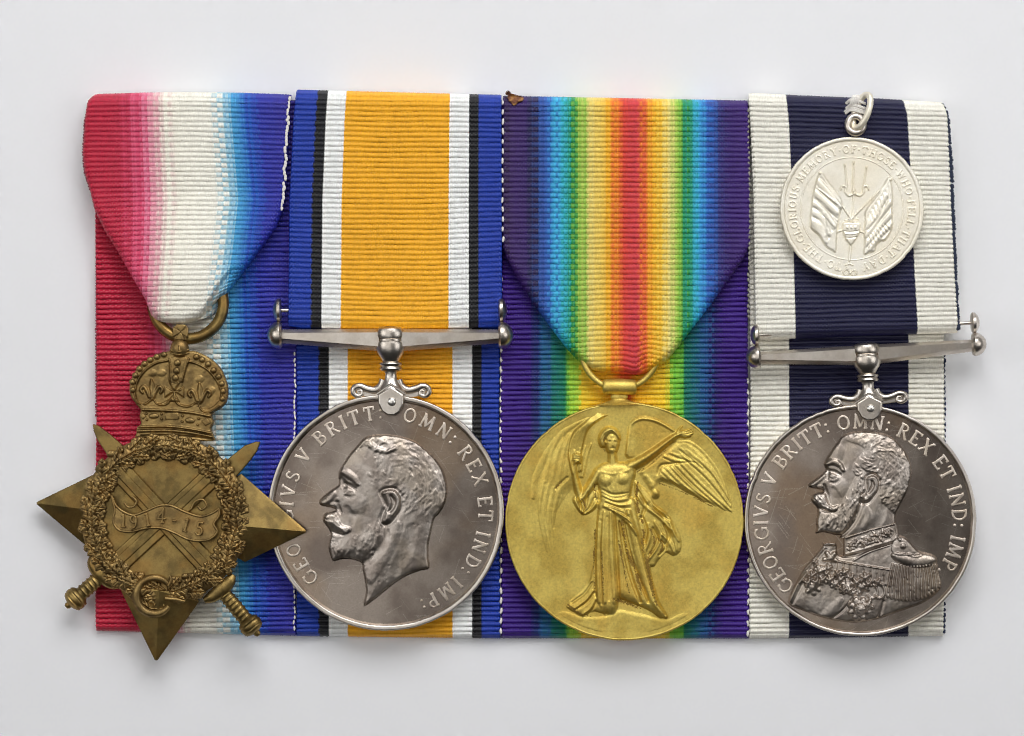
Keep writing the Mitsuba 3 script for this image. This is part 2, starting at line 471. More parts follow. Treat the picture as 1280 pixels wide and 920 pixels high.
def cloth(stops, jitter, period, seed, gain=1.0):
    """Warp-faced ribbed silk: each thread keeps one dyed colour, neighbouring threads of a blend alternate from rib to rib."""
    us = [s_[0] for s_ in stops]
    cs = [[x * gain for x in lin(s_[1])] for s_ in stops]

    def fn(p, n, uv):
        u, v = uv.x, uv.y
        rib = dr.floor(v / period)
        par = rib - 2 * dr.floor(rib / 2)
        th = dr.floor(u / 1.75 + 0.25 * par)
        j = mikit.cell_rand(dr.floor(th / 2), par, seed) - 0.5
        j2 = mikit.cell_rand(th, seed + 3, 0) - 0.5
        uu = u + jitter * (1.3 * j + 0.7 * j2)
        c = mi.Color3f(*[float(x) for x in cs[0]])
        for k in range(1, len(us)):
            c = mikit.mix(c, cs[k], dr.clip((uu - us[k - 1]) / (us[k] - us[k - 1]), 0, 1))
        g = 0.65 * mikit.cell_rand(dr.floor(u / 1.3), dr.floor(v / (PER / 2)), seed + 7) + 0.35 * mikit.cell_rand(th, rib, seed + 9)
        soil = mikit.fbm(p.x * 260, p.y * 260, 2.0, 3)
        return c * (0.88 + 0.24 * g) * (0.94 + 0.12 * soil)
    return fn


PER = 6.35


def weave(p, n, uv):
    """Height of the single warp threads over and between the ribs, in working units."""
    q = uv.y / PER
    x = uv.x / 2.3 + 0.18 * (q - dr.floor(q) - 0.5)
    th = dr.floor(x)
    fu = x - th
    alt = 2 * (th - 2 * dr.floor(th / 2)) - 1
    shift = 0.13 * alt + 0.08 * (mikit.cell_rand(th, dr.floor(q), 5) - 0.5)

    def rib(t):
        f = 2 * (t - dr.floor(t)) - 1
        return dr.sqrt(dr.maximum(1 - 0.97 * dr.square(f), 0.01))
    return 1.5 * (rib(q + shift) - rib(q)) + 0.36 * (1 - dr.square(2 * fu - 1))


R = lambda name, stops, jit, seed, gain=1.0: bsdf(name, cloth(stops, jit, PER, seed, gain), 0.40, 0.0, bump=(weave, S), specular=0.5)
R('tricolour_silk', [(0, (190, 24, 56)), (38, (190, 34, 64)), (62, (214, 66, 104)), (80, (232, 130, 158)), (94, (236, 208, 200)), (104, (250, 245, 228)),
                     (160, (248, 246, 232)), (172, (176, 214, 226)), (182, (70, 164, 214)), (198, (28, 92, 190)), (216, (38, 50, 166)), (258, (52, 42, 146))], 11, 11)
R('orange_striped_silk', [(0, (24, 58, 164)), (27.5, (24, 58, 164)), (28.5, (22, 23, 26)), (40, (22, 23, 26)), (41, (248, 249, 245)), (64, (248, 249, 245)), (65, (252, 180, 30)),
                          (198, (252, 180, 30)), (199, (248, 249, 245)), (222, (248, 249, 245)), (223, (22, 23, 26)), (235, (22, 23, 26)), (236, (24, 58, 164)), (264, (24, 58, 164))], 1.2, 23)
R('rainbow_silk', [(0, (38, 24, 54)), (14, (62, 34, 102)), (30, (54, 30, 100)), (38, (34, 34, 76)), (46, (40, 74, 152)), (60, (44, 104, 190)), (70, (60, 186, 226)), (80, (40, 170, 176)),
                   (88, (30, 146, 66)), (98, (140, 196, 64)), (108, (238, 216, 120)), (120, (244, 208, 90)), (132, (248, 184, 30)), (142, (240, 118, 36)), (154, (220, 62, 48)), (166, (214, 62, 70)), (176, (234, 96, 44)),
                   (186, (248, 176, 26)), (198, (250, 204, 60)), (208, (240, 222, 128)), (220, (150, 204, 66)), (228, (30, 146, 66)), (238, (34, 164, 170)), (246, (60, 178, 226)), (258, (40, 100, 190)),
                   (270, (44, 56, 128)), (282, (56, 28, 108)), (309, (62, 30, 114))], 7, 31)
R('rainbow_silk_inner', [(0, (60, 20, 130)), (36, (50, 18, 118)), (46, (28, 40, 108)), (56, (32, 92, 148)), (66, (18, 110, 112)), (80, (16, 128, 84)), (86, (120, 194, 58)), (98, (186, 212, 60)), (106, (238, 200, 44)),
                         (140, (240, 180, 30)), (156, (220, 80, 40)), (172, (240, 180, 30)), (206, (240, 204, 44)), (214, (150, 208, 58)), (226, (96, 186, 60)), (232, (16, 122, 90)), (248, (18, 100, 128)),
                         (258, (30, 84, 146)), (268, (28, 36, 104)), (278, (52, 18, 118)), (312, (60, 20, 130))], 7, 37)
R('navy_striped_silk', [(0, (243, 240, 226)), (49, (243, 240, 226)), (50, (20, 20, 58)), (201, (20, 20, 58)), (202, (243, 240, 226)), (252, (243, 240, 226))], 1.0, 41)

# ------------------------------------------------------------------ the surface
scene['table'] = mikit.ply(tm([[-1.2, -1.2, 0], [1.2, -1.2, 0], [1.2, 1.2, 0], [-1.2, 1.2, 0]], [[0, 1, 2], [0, 2, 3]]), 'white_table_finish')
labels['table'] = {'label': 'plain matt white table surface', 'kind': 'structure'}


# ------------------------------------------------------------------ ribbons
def interp(tab):
    t = np.array(tab, float)
    return lambda y: np.interp(y, t[:, 0], t[:, 1])


def rib_profile(ph):
    f = ph - np.floor(ph)
    return np.sqrt(np.clip(1 - np.abs(2 * f - 1) ** 2 * 0.97, 0, 1))


def ribbon_sheet(y0, y1, left, right, ufun, zfun, phase, amp, zlow=1.0, per=PER, dx=3.0, wave=0.7, sub=10, ytop=None, ybot=None, seed=0):
    """A ribbed strip of cloth. left/right(y) edge curves; ufun(x,y) -> dyed-pattern coordinate; zfun(x,y,s) -> height; phase(x,y) -> lengthwise coordinate."""
    y = np.arange(y0, y1 + 0.01, per / sub)
    n = int(max((right(y) - left(y)).max() / dx, 8))
    s = np.concatenate([[0, 0.003, 0.008], np.linspace(0.016, 0.984, n), [0.992, 0.997, 1]])
    Sg, Y = np.meshgrid(s, y)
    if ytop is not None:    # top and bottom follow slanted or curved edges
        t = (Y - y0) / (y1 - y0)
        Xa = left(Y) + (right(Y) - left(Y)) * Sg
        Y = ytop(Xa) + ((ybot(Xa) if ybot is not None else y1) - ytop(Xa)) * t
    L, Rr = left(Y), right(Y)
    X = L + (Rr - L) * Sg
    ph = phase(X, Y)
    wob = (meshkit.fbm(np.stack([X / 60, Y / 30, 0 * X + seed], -1), 3, seed) - 0.5) * 2.4
    ph = ph + wob
    prof = rib_profile(ph / per)
    X = X + wave * (prof - 0.5) * (2 * Sg - 1) * np.where((Sg < 0.02) | (Sg > 0.98), 1, 0)
    thread = (meshkit.noise(np.stack([X / 1.7, np.floor(ph / per), 0 * X], -1), seed) - 0.5) * 0.5
    a = (amp(X, Y) if callable(amp) else amp) * 1.8
    zb = zfun(X, Y, Sg)
    Z = zb + a * prof + thread * a * 0.35
    uv = np.stack([ufun(X, Y), ph], -1)
    V = np.stack([X, Y, Z], -1)
    # border that turns down
    def drop(row):
        r = row.copy()
        r[..., 2] = np.minimum(zlow, r[..., 2])
        return r
    V = np.concatenate([drop(V[:1]), V, drop(V[-1:])], 0)
    uv = np.concatenate([uv[:1], uv, uv[-1:]], 0)
    V = np.concatenate([drop(V[:, :1]), V, drop(V[:, -1:])], 1)
    uv = np.concatenate([uv[:, :1], uv, uv[:, -1:]], 1)
    h, w = V.shape[:2]
    idx = np.arange(h * w).reshape(h, w)
    a_, b, c, d = idx[:-1, :-1].ravel(), idx[:-1, 1:].ravel(), idx[1:, 1:].ravel(), idx[1:, :-1].ravel()
    F = np.vstack([np.stack([a_, b, c], 1), np.stack([a_, c, d], 1)])
    return tm(V.reshape(-1, 3), F), uv.reshape(-1, 2)


def roll_off(t, r, h):
    """Height lost near an edge: t = distance from it, over radius r, h at the very edge."""
    q = np.clip(t / r, 0, 1)
    return h * (1 - np.sqrt(1 - (1 - q) ** 2))


def stitches(path, spacing, w, h, z, jit=0.0, seed=0, up=0.8):
    p = np.array(path, float)
    seg = np.hypot(*np.diff(p[:, :2], axis=0).T)
    cum = np.concatenate([[0], np.cumsum(seg)])
    rng = np.random.default_rng(seed)
    out = []
    for d in np.arange(spacing / 2, cum[-1], spacing):
        x, y = np.interp(d, cum, p[:, 0]), np.interp(d, cum, p[:, 1])
        zz = np.interp(d, cum, p[:, 2]) if p.shape[1] > 2 else z
        m = trimesh.creation.icosphere(subdivisions=1)
        a = rng.normal(0, 0.12)
        k = 1 + rng.normal(0, 0.12)
        v = m.vertices * np.array([w / 2, h / 2 * k, up * w / 2])
        v = np.stack([v[:, 0] * math.cos(a) - v[:, 1] * math.sin(a), v[:, 0] * math.sin(a) + v[:, 1] * math.cos(a), v[:, 2]], 1)
        out.append(tm(v + [x + rng.normal(0, jit), y + rng.normal(0, jit), zz], m.faces))
    return trimesh.util.concatenate(out)


ZL = 13.0     # lower panels
ZU = 33.0     # upper folds


def lower(key, x0, x1, ya, yb0, yb1, W, silk, seed, amp=1.9, per=PER, um=None):
    le = lambda y: np.full_like(np.asarray(y, float), x0) + 0.8 * np.sin(np.asarray(y) / 70 + seed)
    ri = lambda y: np.full_like(np.asarray(y, float), x1) + 0.8 * np.sin(np.asarray(y) / 80 + seed * 2)
    bot = lambda x: yb0 + (yb1 - yb0) * (x - x0) / (x1 - x0)

    def z(X, Y, s):
        return ZL + 0.8 * np.sin(Y / 90 + seed) - roll_off(bot(X) - Y, 7, 11) - roll_off(np.minimum(s, 1 - s) * (x1 - x0), 2.5, 3)
    m, uv = ribbon_sheet(ya, max(yb0, yb1), le, ri, um or (lambda X, Y: (X - x0) / (x1 - x0) * W), z, lambda X, Y: Y + 0.012 * (X - x0), lambda X, Y: amp * np.clip((bot(X) - Y) / 10, 0.15, 1), per=per,
                         ytop=lambda X: np.full_like(X, ya), ybot=bot, seed=seed)
    return add(key + '__lower_panel', m, silk, smooth=True, uv=uv)


# --- crimson, white and blue ribbon, pleated to a ring
rk = 'medal_ribbon'
labels[rk] = {'label': 'shaded crimson, white and blue ribbed ribbon pleated to a point above the bronze star', 'category': 'ribbon', 'group': 'medal ribbons'}
lower(rk, 118, 369, 124, 790.5, 797, 256, 'tricolour_silk', 1, um=lambda X, Y: np.interp(X - 118 - (Y - 450) * 0.035, [-10, 0, 66, 88, 104, 142, 168, 194, 251, 270], [-6, 0, 42, 76, 104, 160, 180, 205, 256, 268]))
Lp = interp([(112, 128), (117, 114), (124, 109), (150, 105.5), (190, 103), (215, 105), (238, 112), (262, 118), (290, 132), (312, 146), (345, 165), (375, 183), (395, 190), (410, 200)])
Rp = interp([(112, 352), (117, 363), (150, 361), (200, 358), (235, 356.5), (262, 353), (285, 344), (310, 326), (335, 307), (360, 288), (378, 274), (392, 266), (410, 246)])
vl = interp([(110, 107), (250, 108), (410, 116)])
vr = interp([(110, 363), (150, 366), (250, 378), (320, 366), (410, 344)])
top1 = lambda x: 113.5 + 3.5 * ((np.clip(x, 100, 370) - 235) / 130) ** 2 + 6 * np.clip((122 - x) / 16, 0, 1) ** 2
bot1 = lambda x: np.interp(x, [186, 196, 210, 230, 248, 258, 266, 274], [394, 401, 404.5, 405, 399, 391, 381, 374])


def z1(X, Y, s):
    dl, drr = X - Lp(Y), Rp(Y) - X
    z = ZU + 17 * np.clip((Y - 240) / 110, 0, 1)
    z = z - roll_off(Y - top1(X), 15, 24) - roll_off(bot1(X) - Y, 13, 16)
    z = z - roll_off(dl, 6 + 10 * np.clip((Y - 240) / 60, 0, 1), 9) - roll_off(drr, 6 + 10 * np.clip((Y - 240) / 60, 0, 1), 9)
    # the crease of the turned-in blue edge
    cx = np.interp(Y, [335, 343, 360, 378, 392], [292, 287, 275, 264, 258])
    k = np.clip((Y - 332) / 16, 0, 1)
    z = z - k * (7 * np.exp(-((X - cx) / 3.2) ** 2) + 6 / (1 + np.exp(-(X - cx - 2) / 1.5)))
    z = z + 1.6 * np.sin(X / 34 + Y / 50) * np.clip((Y - 200) / 120, 0, 1)
    return z


m, uv = ribbon_sheet(113, 405, Lp, Rp, lambda X, Y: (X - vl(Y)) / (vr(Y) - vl(Y)) * 258, z1,
                     lambda X, Y: Y + 5 * np.sin((X - 120) / 75) * np.clip((Y - 190) / 100, 0, 1) - 0.05 * np.maximum(X - 250, 0) * np.clip((250 - Y) / 60, -1, 1) * 0.8
                     + np.clip((Y - 335) / 30, 0, 1) * 16 * np.clip((X - np.interp(Y, [335, 378], [292, 264])) / 20, 0, 1),
                     lambda X, Y: 1.1 * np.clip((Y - top1(X)) / 14, 0.15, 1), zlow=20, ytop=top1, ybot=bot1, seed=3)
add(rk + '__upper_fold', m, 'tricolour_silk', smooth=True, uv=uv)
add(rk + '__edge_stitching', [stitches([(362, 122, 30), (359.5, 140, 33), (357.5, 180, 34), (355.5, 235, 34), (353, 262, 34)], 4.4, 4.0, 6.2, 0, 0.9, 1, 0.5)], 'white_thread', kind='stuff')
add(rk + '__edge_stitching', [stitches([(367.5, 440, 17), (367, 792, 16)], 6.6, 2.4, 5.5, 0, 0.5, 2)], 'white_thread', kind='stuff')
add(rk + '__edge_stitching', [stitches([(110, 124, 20), (105.5, 150, 28), (103, 190, 28), (105, 215, 28), (112, 238, 26)], 3.6, 2.6, 3.4, 0, 0.2, 3), stitches([(118.5, 262, 13), (118, 520, 13)], 3.6, 2.4, 3.4, 0, 0.2, 4)], 'crimson_thread', kind='stuff')

# --- orange ribbon with white, black and blue edges
rk = 'medal_ribbon_001'
labels[rk] = {'label': 'orange centred ribbed ribbon with white, black and royal blue edge stripes', 'category': 'ribbon', 'group': 'medal ribbons'}
lower(rk, 370, 624.5, 124, 797, 800, 258, 'orange_striped_silk', 5)
Lq = interp([(108, 373), (112, 370.5), (150, 367), (250, 362), (400, 360.5), (420, 360.5)])
Rq = interp([(108, 623), (118, 626.5), (200, 627), (400, 627.5), (420, 627)])
top2 = lambda x: 110.5 + 6.5 * (np.clip(x, 360, 630) - 370) / 256
bot2 = lambda x: np.interp(x, [360, 380, 500, 627], [408, 411, 413, 409])
z2 = lambda X, Y, s: ZU + 2 - roll_off(Y - top2(X), 15, 26) - roll_off(bot2(X) - Y, 12, 12) - roll_off(np.minimum(s, 1 - s) * 264, 2.5, 2) + 0.9 * np.sin(Y / 60)
m, uv = ribbon_sheet(110, 413, Lq, Rq, lambda X, Y: (X - Lq(Y)) / (Rq(Y) - Lq(Y)) * 264, z2,
                     lambda X, Y: Y + np.interp(X, [360, 450, 540, 627], [1.5, -1.5, -1.5, 2.5]) * np.clip((Y - 200) / 100, 0, 1) - 0.02 * (X - 490) * np.clip((250 - Y) / 130, 0, 1),
                     lambda X, Y: 1.15 * np.clip((Y - top2(X)) / 14, 0.15, 1) * np.clip((bot2(X) - Y) / 12, 0.3, 1), zlow=18, ytop=top2, ybot=bot2, seed=7)
add(rk + '__upper_fold', m, 'orange_striped_silk', smooth=True, uv=uv)

# --- rainbow ribbon
rk = 'medal_ribbon_002'
labels[rk] = {'label': 'rainbow shaded ribbed ribbon with red centre and violet edges, rust spot at one corner', 'category': 'ribbon', 'group': 'medal ribbons'}
lower(rk, 626, 936.5, 130, 800, 800.5, 312, 'rainbow_silk_inner', 9)
Lr = interp([(110, 629), (200, 628), (310, 628.5), (325, 634), (350, 648), (380, 667), (410, 689), (435, 708), (450, 722), (462, 738), (480, 760)])
Rr_ = interp([(110, 935), (200, 937), (305, 937.5), (322, 930), (350, 911), (380, 889), (410, 866), (435, 847), (450, 834), (462, 820), (480, 800)])
top3 = lambda x: 118 + 6 * (np.clip(x, 620, 940) - 628) / 310
bot3 = lambda x: np.interp(x, [700, 722, 738, 760, 780, 800, 815, 834, 850], [440, 452, 462, 466, 468.5, 469, 465, 452, 440])


def z3(X, Y, s):
    k = np.clip((Y - 290) / 60, 0, 1)
    z = ZU + 5 * np.clip((Y - 300) / 140, 0, 1) - roll_off(Y - top3(X), 13, 25) - roll_off(bot3(X) - Y, 14, 14)
    z = z - roll_off(X - Lr(Y), 3 + 12 * k, 3 + 7 * k) - roll_off(Rr_(Y) - X, 3 + 12 * k, 3 + 7 * k)
    return z - 3.5 * np.exp(-((X - 803) / 5) ** 2 - ((Y - 456) / 9) ** 2) + 1.2 * np.exp(-((X - 790) / 30) ** 2) * np.clip((Y - 330) / 100, 0, 1)


def ph3(X, Y):
    k = np.clip((Y - 330) / 110, 0, 1)
    pinch = np.clip((Y - 405) / 50, 0, 1)
    return Y - 10 * k * ((X - 780) / 120) ** 2 * np.sign(1) - pinch * 5 * (np.exp(-((X - 812) / 16) ** 2) - 0.9 * np.exp(-((X - 794) / 9) ** 2)) * -1


m, uv = ribbon_sheet(118, 469, Lr, Rr_, lambda X, Y: X - 628.0, z3, ph3, lambda X, Y: 1.1 * np.clip((Y - top3(X)) / 14, 0.15, 1), zlow=18, ytop=top3, ybot=bot3, seed=11)
add(rk + '__upper_fold', m, 'rainbow_silk', smooth=True, uv=uv)
add(rk + '__edge_stitching', [stitches([(628.3, 122, 26), (628.6, 130, 34), (628.3, 310, 34)], 12.2, 3.4, 7.4, 0, 0.3, 5), stitches([(626.5, 330, 15), (626, 795, 15)], 12.6, 3.6, 8.2, 0, 0.3, 6),
                              stitches([(936, 470, 15), (936, 795, 14)], 13.2, 3.4, 8.5, 0, 0.3, 8)], 'white_thread', kind='stuff')
add(rk + '__edge_stitching', [stitches([(935.5, 135, 33), (936.8, 300, 33), (936, 400, 18)], 6.6, 3, 5, 0, 0.4, 7)], 'grey_thread', kind='stuff')
rng = np.random.default_rng(5)
rust = [(635, 120), (640, 117.5), (648, 119.5), (654, 121), (653, 126), (648, 128), (645, 131.5), (641.5, 132), (638.5, 128), (636, 126)]
rust2 = [(632, 115), (636, 113.5), (638.5, 115.5), (637.5, 118), (633, 118.5)]
rl = Relief(630, 111, 657, 135, 0.7)
mk = rl.inflate(rust, 3.0, 4.0) | rl.inflate(rust2, 2.4, 2.0)
rl.grain(1.2, 2.2, 4, mk)
rl.H += np.interp(rl.Y, [112, 118, 122, 126, 132], [-17, -14, -4, 0.5, 2.0])
add(rk + '__rust_spot', rl.mesh(mk, 33.5, 2.0), 'rust_crust', smooth=True)
labels[rk + '__rust_spot'] = {'label': 'crusty brown rust spot on the ribbon corner'}

# --- navy and white ribbon
rk = 'medal_ribbon_003'
labels[rk] = {'label': 'navy blue ribbed ribbon with broad cream edge bands carrying the small silver medal', 'category': 'ribbon', 'group': 'medal ribbons'}
lower(rk, 938.5, 1182, 136, 800.5, 797, 247, 'navy_striped_silk', 13)
Ls = interp([(110, 938), (125, 936), (160, 938.5), (250, 942), (380, 944), (430, 944.5)])
Rs = interp([(118, 1176), (125, 1179), (145, 1184), (200, 1187.5), (260, 1189.5), (340, 1193), (400, 1197), (430, 1197.5)])
top4 = lambda x: np.interp(x, [930, 936, 950, 1000, 1100, 1180, 1200], [116.5, 115, 115, 117.5, 121.5, 126.5, 128])
bot4 = lambda x: np.interp(x, [940, 1000, 1100, 1200], [424.5, 423.5, 419.5, 416.5])
z4 = lambda X, Y, s: ZU + 2 - roll_off(Y - top4(X), 15, 26) - roll_off(bot4(X) - Y, 12, 12) - roll_off(np.minimum(s, 1 - s) * 252, 3, 2.5) + 0.8 * np.sin(Y / 55 + 1)
m, uv = ribbon_sheet(115, 424, Ls, Rs, lambda X, Y: np.interp((X - Ls(Y)) / (Rs(Y) - Ls(Y)), [0, 1], [0, 252]) - np.interp(Y, [120, 420], [-1, 0]), z4,
                     lambda X, Y: Y - 0.025 * (X - 938) * np.clip((420 - Y) / 280, -0.2, 1) + 0.025 * (X - 938) * np.clip((Y - 250) / 170, 0, 1),
                     lambda X, Y: 1.1 * np.clip((Y - top4(X)) / 14, 0.15, 1) * np.clip((bot4(X) - Y) / 12, 0.3, 1), zlow=18, ytop=top4, ybot=bot4, seed=17)
add(rk + '__upper_fold', m, 'navy_striped_silk', smooth=True, uv=uv)
add(rk + '__edge_stitching', [stitches([(1179, 129, 22), (1184.5, 146, 32), (1188.5, 200, 34), (1190.5, 260, 34), (1194, 340, 34), (1197.5, 410, 34)], 3.5, 6.0, 5.0, 0, 0.5, 9),
                              stitches([(1182.5, 440, 13), (1182.5, 792, 12)], 6.8, 4.2, 6.4, 0, 0.5, 10)], 'navy_thread', kind='stuff')
add(rk + '__edge_stitching', [stitches([(938.5, 122, 26), (940.5, 150, 34), (943.5, 250, 34), (946, 400, 34)], 4.2, 4.4, 4.6, 0, 0.8, 11)], 'grey_thread', kind='stuff')


# ------------------------------------------------------------------ round medals
def disc(key, cx, cy, r, zb, zf, rim_w, rim_h, field_m, rim_m, warp=None, seed=0, dish=0.6, fwarp=None):
    """A struck disc: a field sheet of slight waviness inside a turned raised rim."""
    a = np.linspace(0, 2 * np.pi, 221)[:-1]
    rr = np.concatenate([np.linspace(0, r - rim_w, 60)])
    A, Q = np.meshgrid(a, rr)
    X, Y = cx + Q * np.cos(A), cy + Q * np.sin(A)
    Z = zf + 0.30 * (meshkit.fbm(np.stack([X / 26, Y / 26, 0 * X], -1), 3, seed) - 0.5) + dish * (Q / r) ** 6
    idx = np.arange(X.size).reshape(X.shape)
    p, q = idx[:-1], idx[1:]
    F = np.vstack([np.stack([p.ravel(), q.ravel(), np.roll(q, -1, 1).ravel()], 1), np.stack([p.ravel(), np.roll(q, -1, 1).ravel(), np.roll(p, -1, 1).ravel()], 1)])
    add(key + '__field', tm(np.stack([X, Y, Z], -1).reshape(-1, 3), F), field_m, smooth=True, warp=fwarp or warp)
    prof = [(r - 3, zb), (r - 0.8, zb + 0.8), (r, zb + 3), (r, zf + rim_h - 1.6), (r - 0.5, zf + rim_h - 0.5), (r - 1.6, zf + rim_h), (r - rim_w * 0.62, zf + rim_h - 0.1),
            (r - rim_w * 0.8, zf + rim_h * 0.72), (r - rim_w * 0.95, zf + 0.7), (r - rim_w * 1.15, zf - (0.8 if fwarp is None else 5.5))]
    pr = np.array(prof)
    A, k = np.meshgrid(a, np.arange(len(pr)))
    nick = 0.7 * (meshkit.fbm(np.stack([A * 9, 0 * A, 0 * A], -1), 3, seed + 3) - 0.5) - 0.9 * np.clip(meshkit.noise(np.stack([A * 22, 0 * A + 3, 0 * A], -1), seed + 9) - 0.78, 0, 1) * 4
    Rm = pr[:, 0][k] + nick
    V = np.stack([cx + Rm * np.cos(A), cy + Rm * np.sin(A), pr[:, 1][k]], -1)
    idx = np.arange(V[..., 0].size).reshape(V.shape[:2])
    p, q = idx[:-1], idx[1:]
    F = np.vstack([np.stack([p.ravel(), np.roll(p, -1, 1).ravel(), np.roll(q, -1, 1).ravel()], 1), np.stack([p.ravel(), np.roll(q, -1, 1).ravel(), q.ravel()], 1)])
    n = len(a)
    b = len(V.reshape(-1, 3))
    V = np.vstack([V.reshape(-1, 3), [[cx, cy, zb]]])
    F = np.vstack([F, np.stack([np.full(n, b), np.roll(idx[0], -1), idx[0]], 1)])
    add(key + '__rim', tm(V, F), rim_m, smooth=50, warp=warp)


def suspender(key, A, o, zc, metal, rivet):
    """Straight bar suspender, claw and scrolls, laid out about the bar's middle; A = 2x2 layout matrix, o = its place."""
    A = np.array(A, float)

    def W(v):
        q = v.copy()
        q[:, :2] = (v[:, :2]) @ A.T + np.array(o)
        return q
    ad = lambda name, m, mt=metal, smooth=35: add(f'{key}__{name}', m, mt, smooth=smooth, warp=W)
    # bar: two tapering faceted arms
    for sgn in (-1, 1):
        def sect(x, t, b, zt):
            return [[x, t, zc - 7], [x, t, zc + 1.5], [x, t + 4.5, zt], [x, b - 6.0, zt], [x, b, zc + 0.5], [x, b, zc - 7]]
        ad('bar_arm', hull(sect(14 * sgn, -14, 14, zc + 8.5) + sect(137 * sgn, -13, 4.0, zc + 5.5)), smooth=20)
        # end cap: lower dome and upper keeper on the pin
        e = 139.0 * sgn
        ad('end_cap', [lathe([(-4, 4), (-3.5, 15), (-1, 17), (3, 16.7), (7.5, 14.6), (11, 11), (13.8, 6), (14.8, 0)], (e, -6, zc - 1), (sgn, 0, 0), 26),
                       lathe([(-2, 3), (-1.6, 13), (0, 15.2), (3.5, 14.6), (6.5, 11), (8.6, 5), (9, 0)], (e - 1.5 * sgn, -37, zc - 3), (sgn, 0, 0), 24)])
        ad('ribbon_pin', lathe([(0, 2.6), (22, 2.6)], (sgn * 119, -37, zc - 9), (sgn, 0, 0), 14))
        # scroll arm with its volute
        path = spline([(9 * sgn, 50), (12 * sgn, 57), (20 * sgn, 62.5), (30 * sgn, 61), (39 * sgn, 57.5), (46 * sgn, 60), (47 * sgn, 66), (42 * sgn, 70), (36.5 * sgn, 68), (37 * sgn, 63.5), (41 * sgn, 63.5)], 7, False)
        rr = np.interp(np.linspace(0, 1, len(path)), [0, .2, .4, .6, .8, 1], [5.5, 5.0, 4.2, 3.4, 2.6, 1.8])
        pz = np.hstack([path, np.full((len(path), 1), zc - 3)])
        ad('scroll_arm', [tube(pz, rr, 12, True, 0.9), plate(Polygon([(10 * sgn, 52), (20 * sgn, 60), (34 * sgn, 60), (44 * sgn, 62), (42 * sgn, 69), (30 * sgn, 71), (16 * sgn, 72), (4 * sgn, 70)]).buffer(0), zc - 12, zc - 4, 1.0)])
    # central boss, a squat turned vase
    ad('boss', lathe([(-17, 8), (-16, 13), (-14, 16.5), (-10, 18), (-5, 18), (-2.2, 17), (-1.2, 15.4), (1.0, 15.4), (2, 17), (5, 17.8), (11, 18), (17, 16.2), (23, 12.4), (28, 9.5), (29, 9.0)], (0, 0, zc + 1), (0, 1, 0), 40, 0.8))
    ad('collar', lathe([(28, 9), (28.4, 13.5), (30, 14.4), (32, 13.6), (33, 12.4), (34, 13.2), (36, 14.2), (38, 13.2), (38.6, 11), (39.5, 8)], (0, 0, zc), (0, 1, 0), 32, 0.8))
    ad('neck', lathe([(37, 9.5), (42, 7.2), (48, 7.6), (54, 10.5), (60, 14.5), (64, 15)], (0, 0, zc - 1), (0, 1, 0), 28, 0.7))
    # pentagonal claw with rivet
    cl = [(0, 57.5), (16.5, 68), (16, 80), (11, 90), (4, 94.5), (-4, 94.5), (-11, 90), (-16, 80), (-16.5, 68)]
    ad('claw', [plate(Polygon(cl).buffer(-2).buffer(2, quad_segs=6), zc - 2, zc + 9.5, 2.6, 4)], smooth=45)
    ad('claw_ridge', tube([(-17.5, 67.5, zc + 6.5), (-8, 61, zc + 7), (0, 55.5, zc + 7.2), (8, 61, zc + 7), (17.5, 67.5, zc + 6.5)], 2.0, 10))
    ad('rivet', ball((1, 77, zc + 9), 5.6, 0.6, 3), rivet)


def strands(rl, mask, flow, count, length, r, h, rng, jitter=0.35):
    """Locks of hair: short strokes that follow flow(x, y) -> angle."""
    ys, xs = np.nonzero(mask)
    if not len(ys):
        return
    for k in rng.integers(0, len(ys), count):
        x, y = rl.x[xs[k]], rl.y[ys[k]]
        a = flow(x, y) + rng.normal(0, jitter)
        L = length * rng.uniform(0.6, 1.3)
        b = rng.normal(0, 0.35)
        p = [(x, y), (x + L / 2 * math.cos(a), y + L / 2 * math.sin(a)), (x + L / 2 * math.cos(a) + L / 2 * math.cos(a + b), y + L / 2 * math.sin(a) + L / 2 * math.sin(a + b))]
        rl.stroke(p, [r * .7, r, r * .4], h * rng.choice([1, 1, -0.8]) * rng.uniform(0.6, 1.2), within=mask)


# ============ silver medal with the large head
def dome(cx, cy, r, k=4.5):
    return lambda v: np.stack([v[:, 0], v[:, 1], v[:, 2] - k * ((v[:, 0] - cx) ** 2 + (v[:, 1] - cy) ** 2) / r ** 2], 1)


D1 = 'silver_medal'
labels[D1] = {'label': 'toned silver disc medal with a large bare head, under the orange ribbon', 'category': 'medal', 'group': 'medals'}
disc(D1, 482.5, 640.5, 147.5, 19, 37, 7.5, 3.6, 'silver_field_metal', 'silver_rim_metal', seed=2, fwarp=dome(482.5, 640.5, 147.5))
dm1 = dome(482.5, 640.5, 147.5)
suspender(D1, [[1, 0.015], [0, 1]], (488, 425), 39, 'silver_rim_metal', 'bright_rivet_metal')
ring_text('GEORGIVS V BRITT:', 482.5, 640.5, 115.8, 17.8, -136, -1, 37.2, D1 + '__letter', 'silver_letter_metal', warp=dm1)
ring_text('OMN: REX ET IND: IMP:', 482.5, 640.5, 115.8, 17.8, 9, 160, 37.2, D1 + '__letter', 'silver_letter_metal', warp=dm1)


def zmap(x0, y0, k):
    return lambda pts: [(x0 + p[0] / k, y0 + p[1] / k) + tuple(p[2:]) for p in pts]


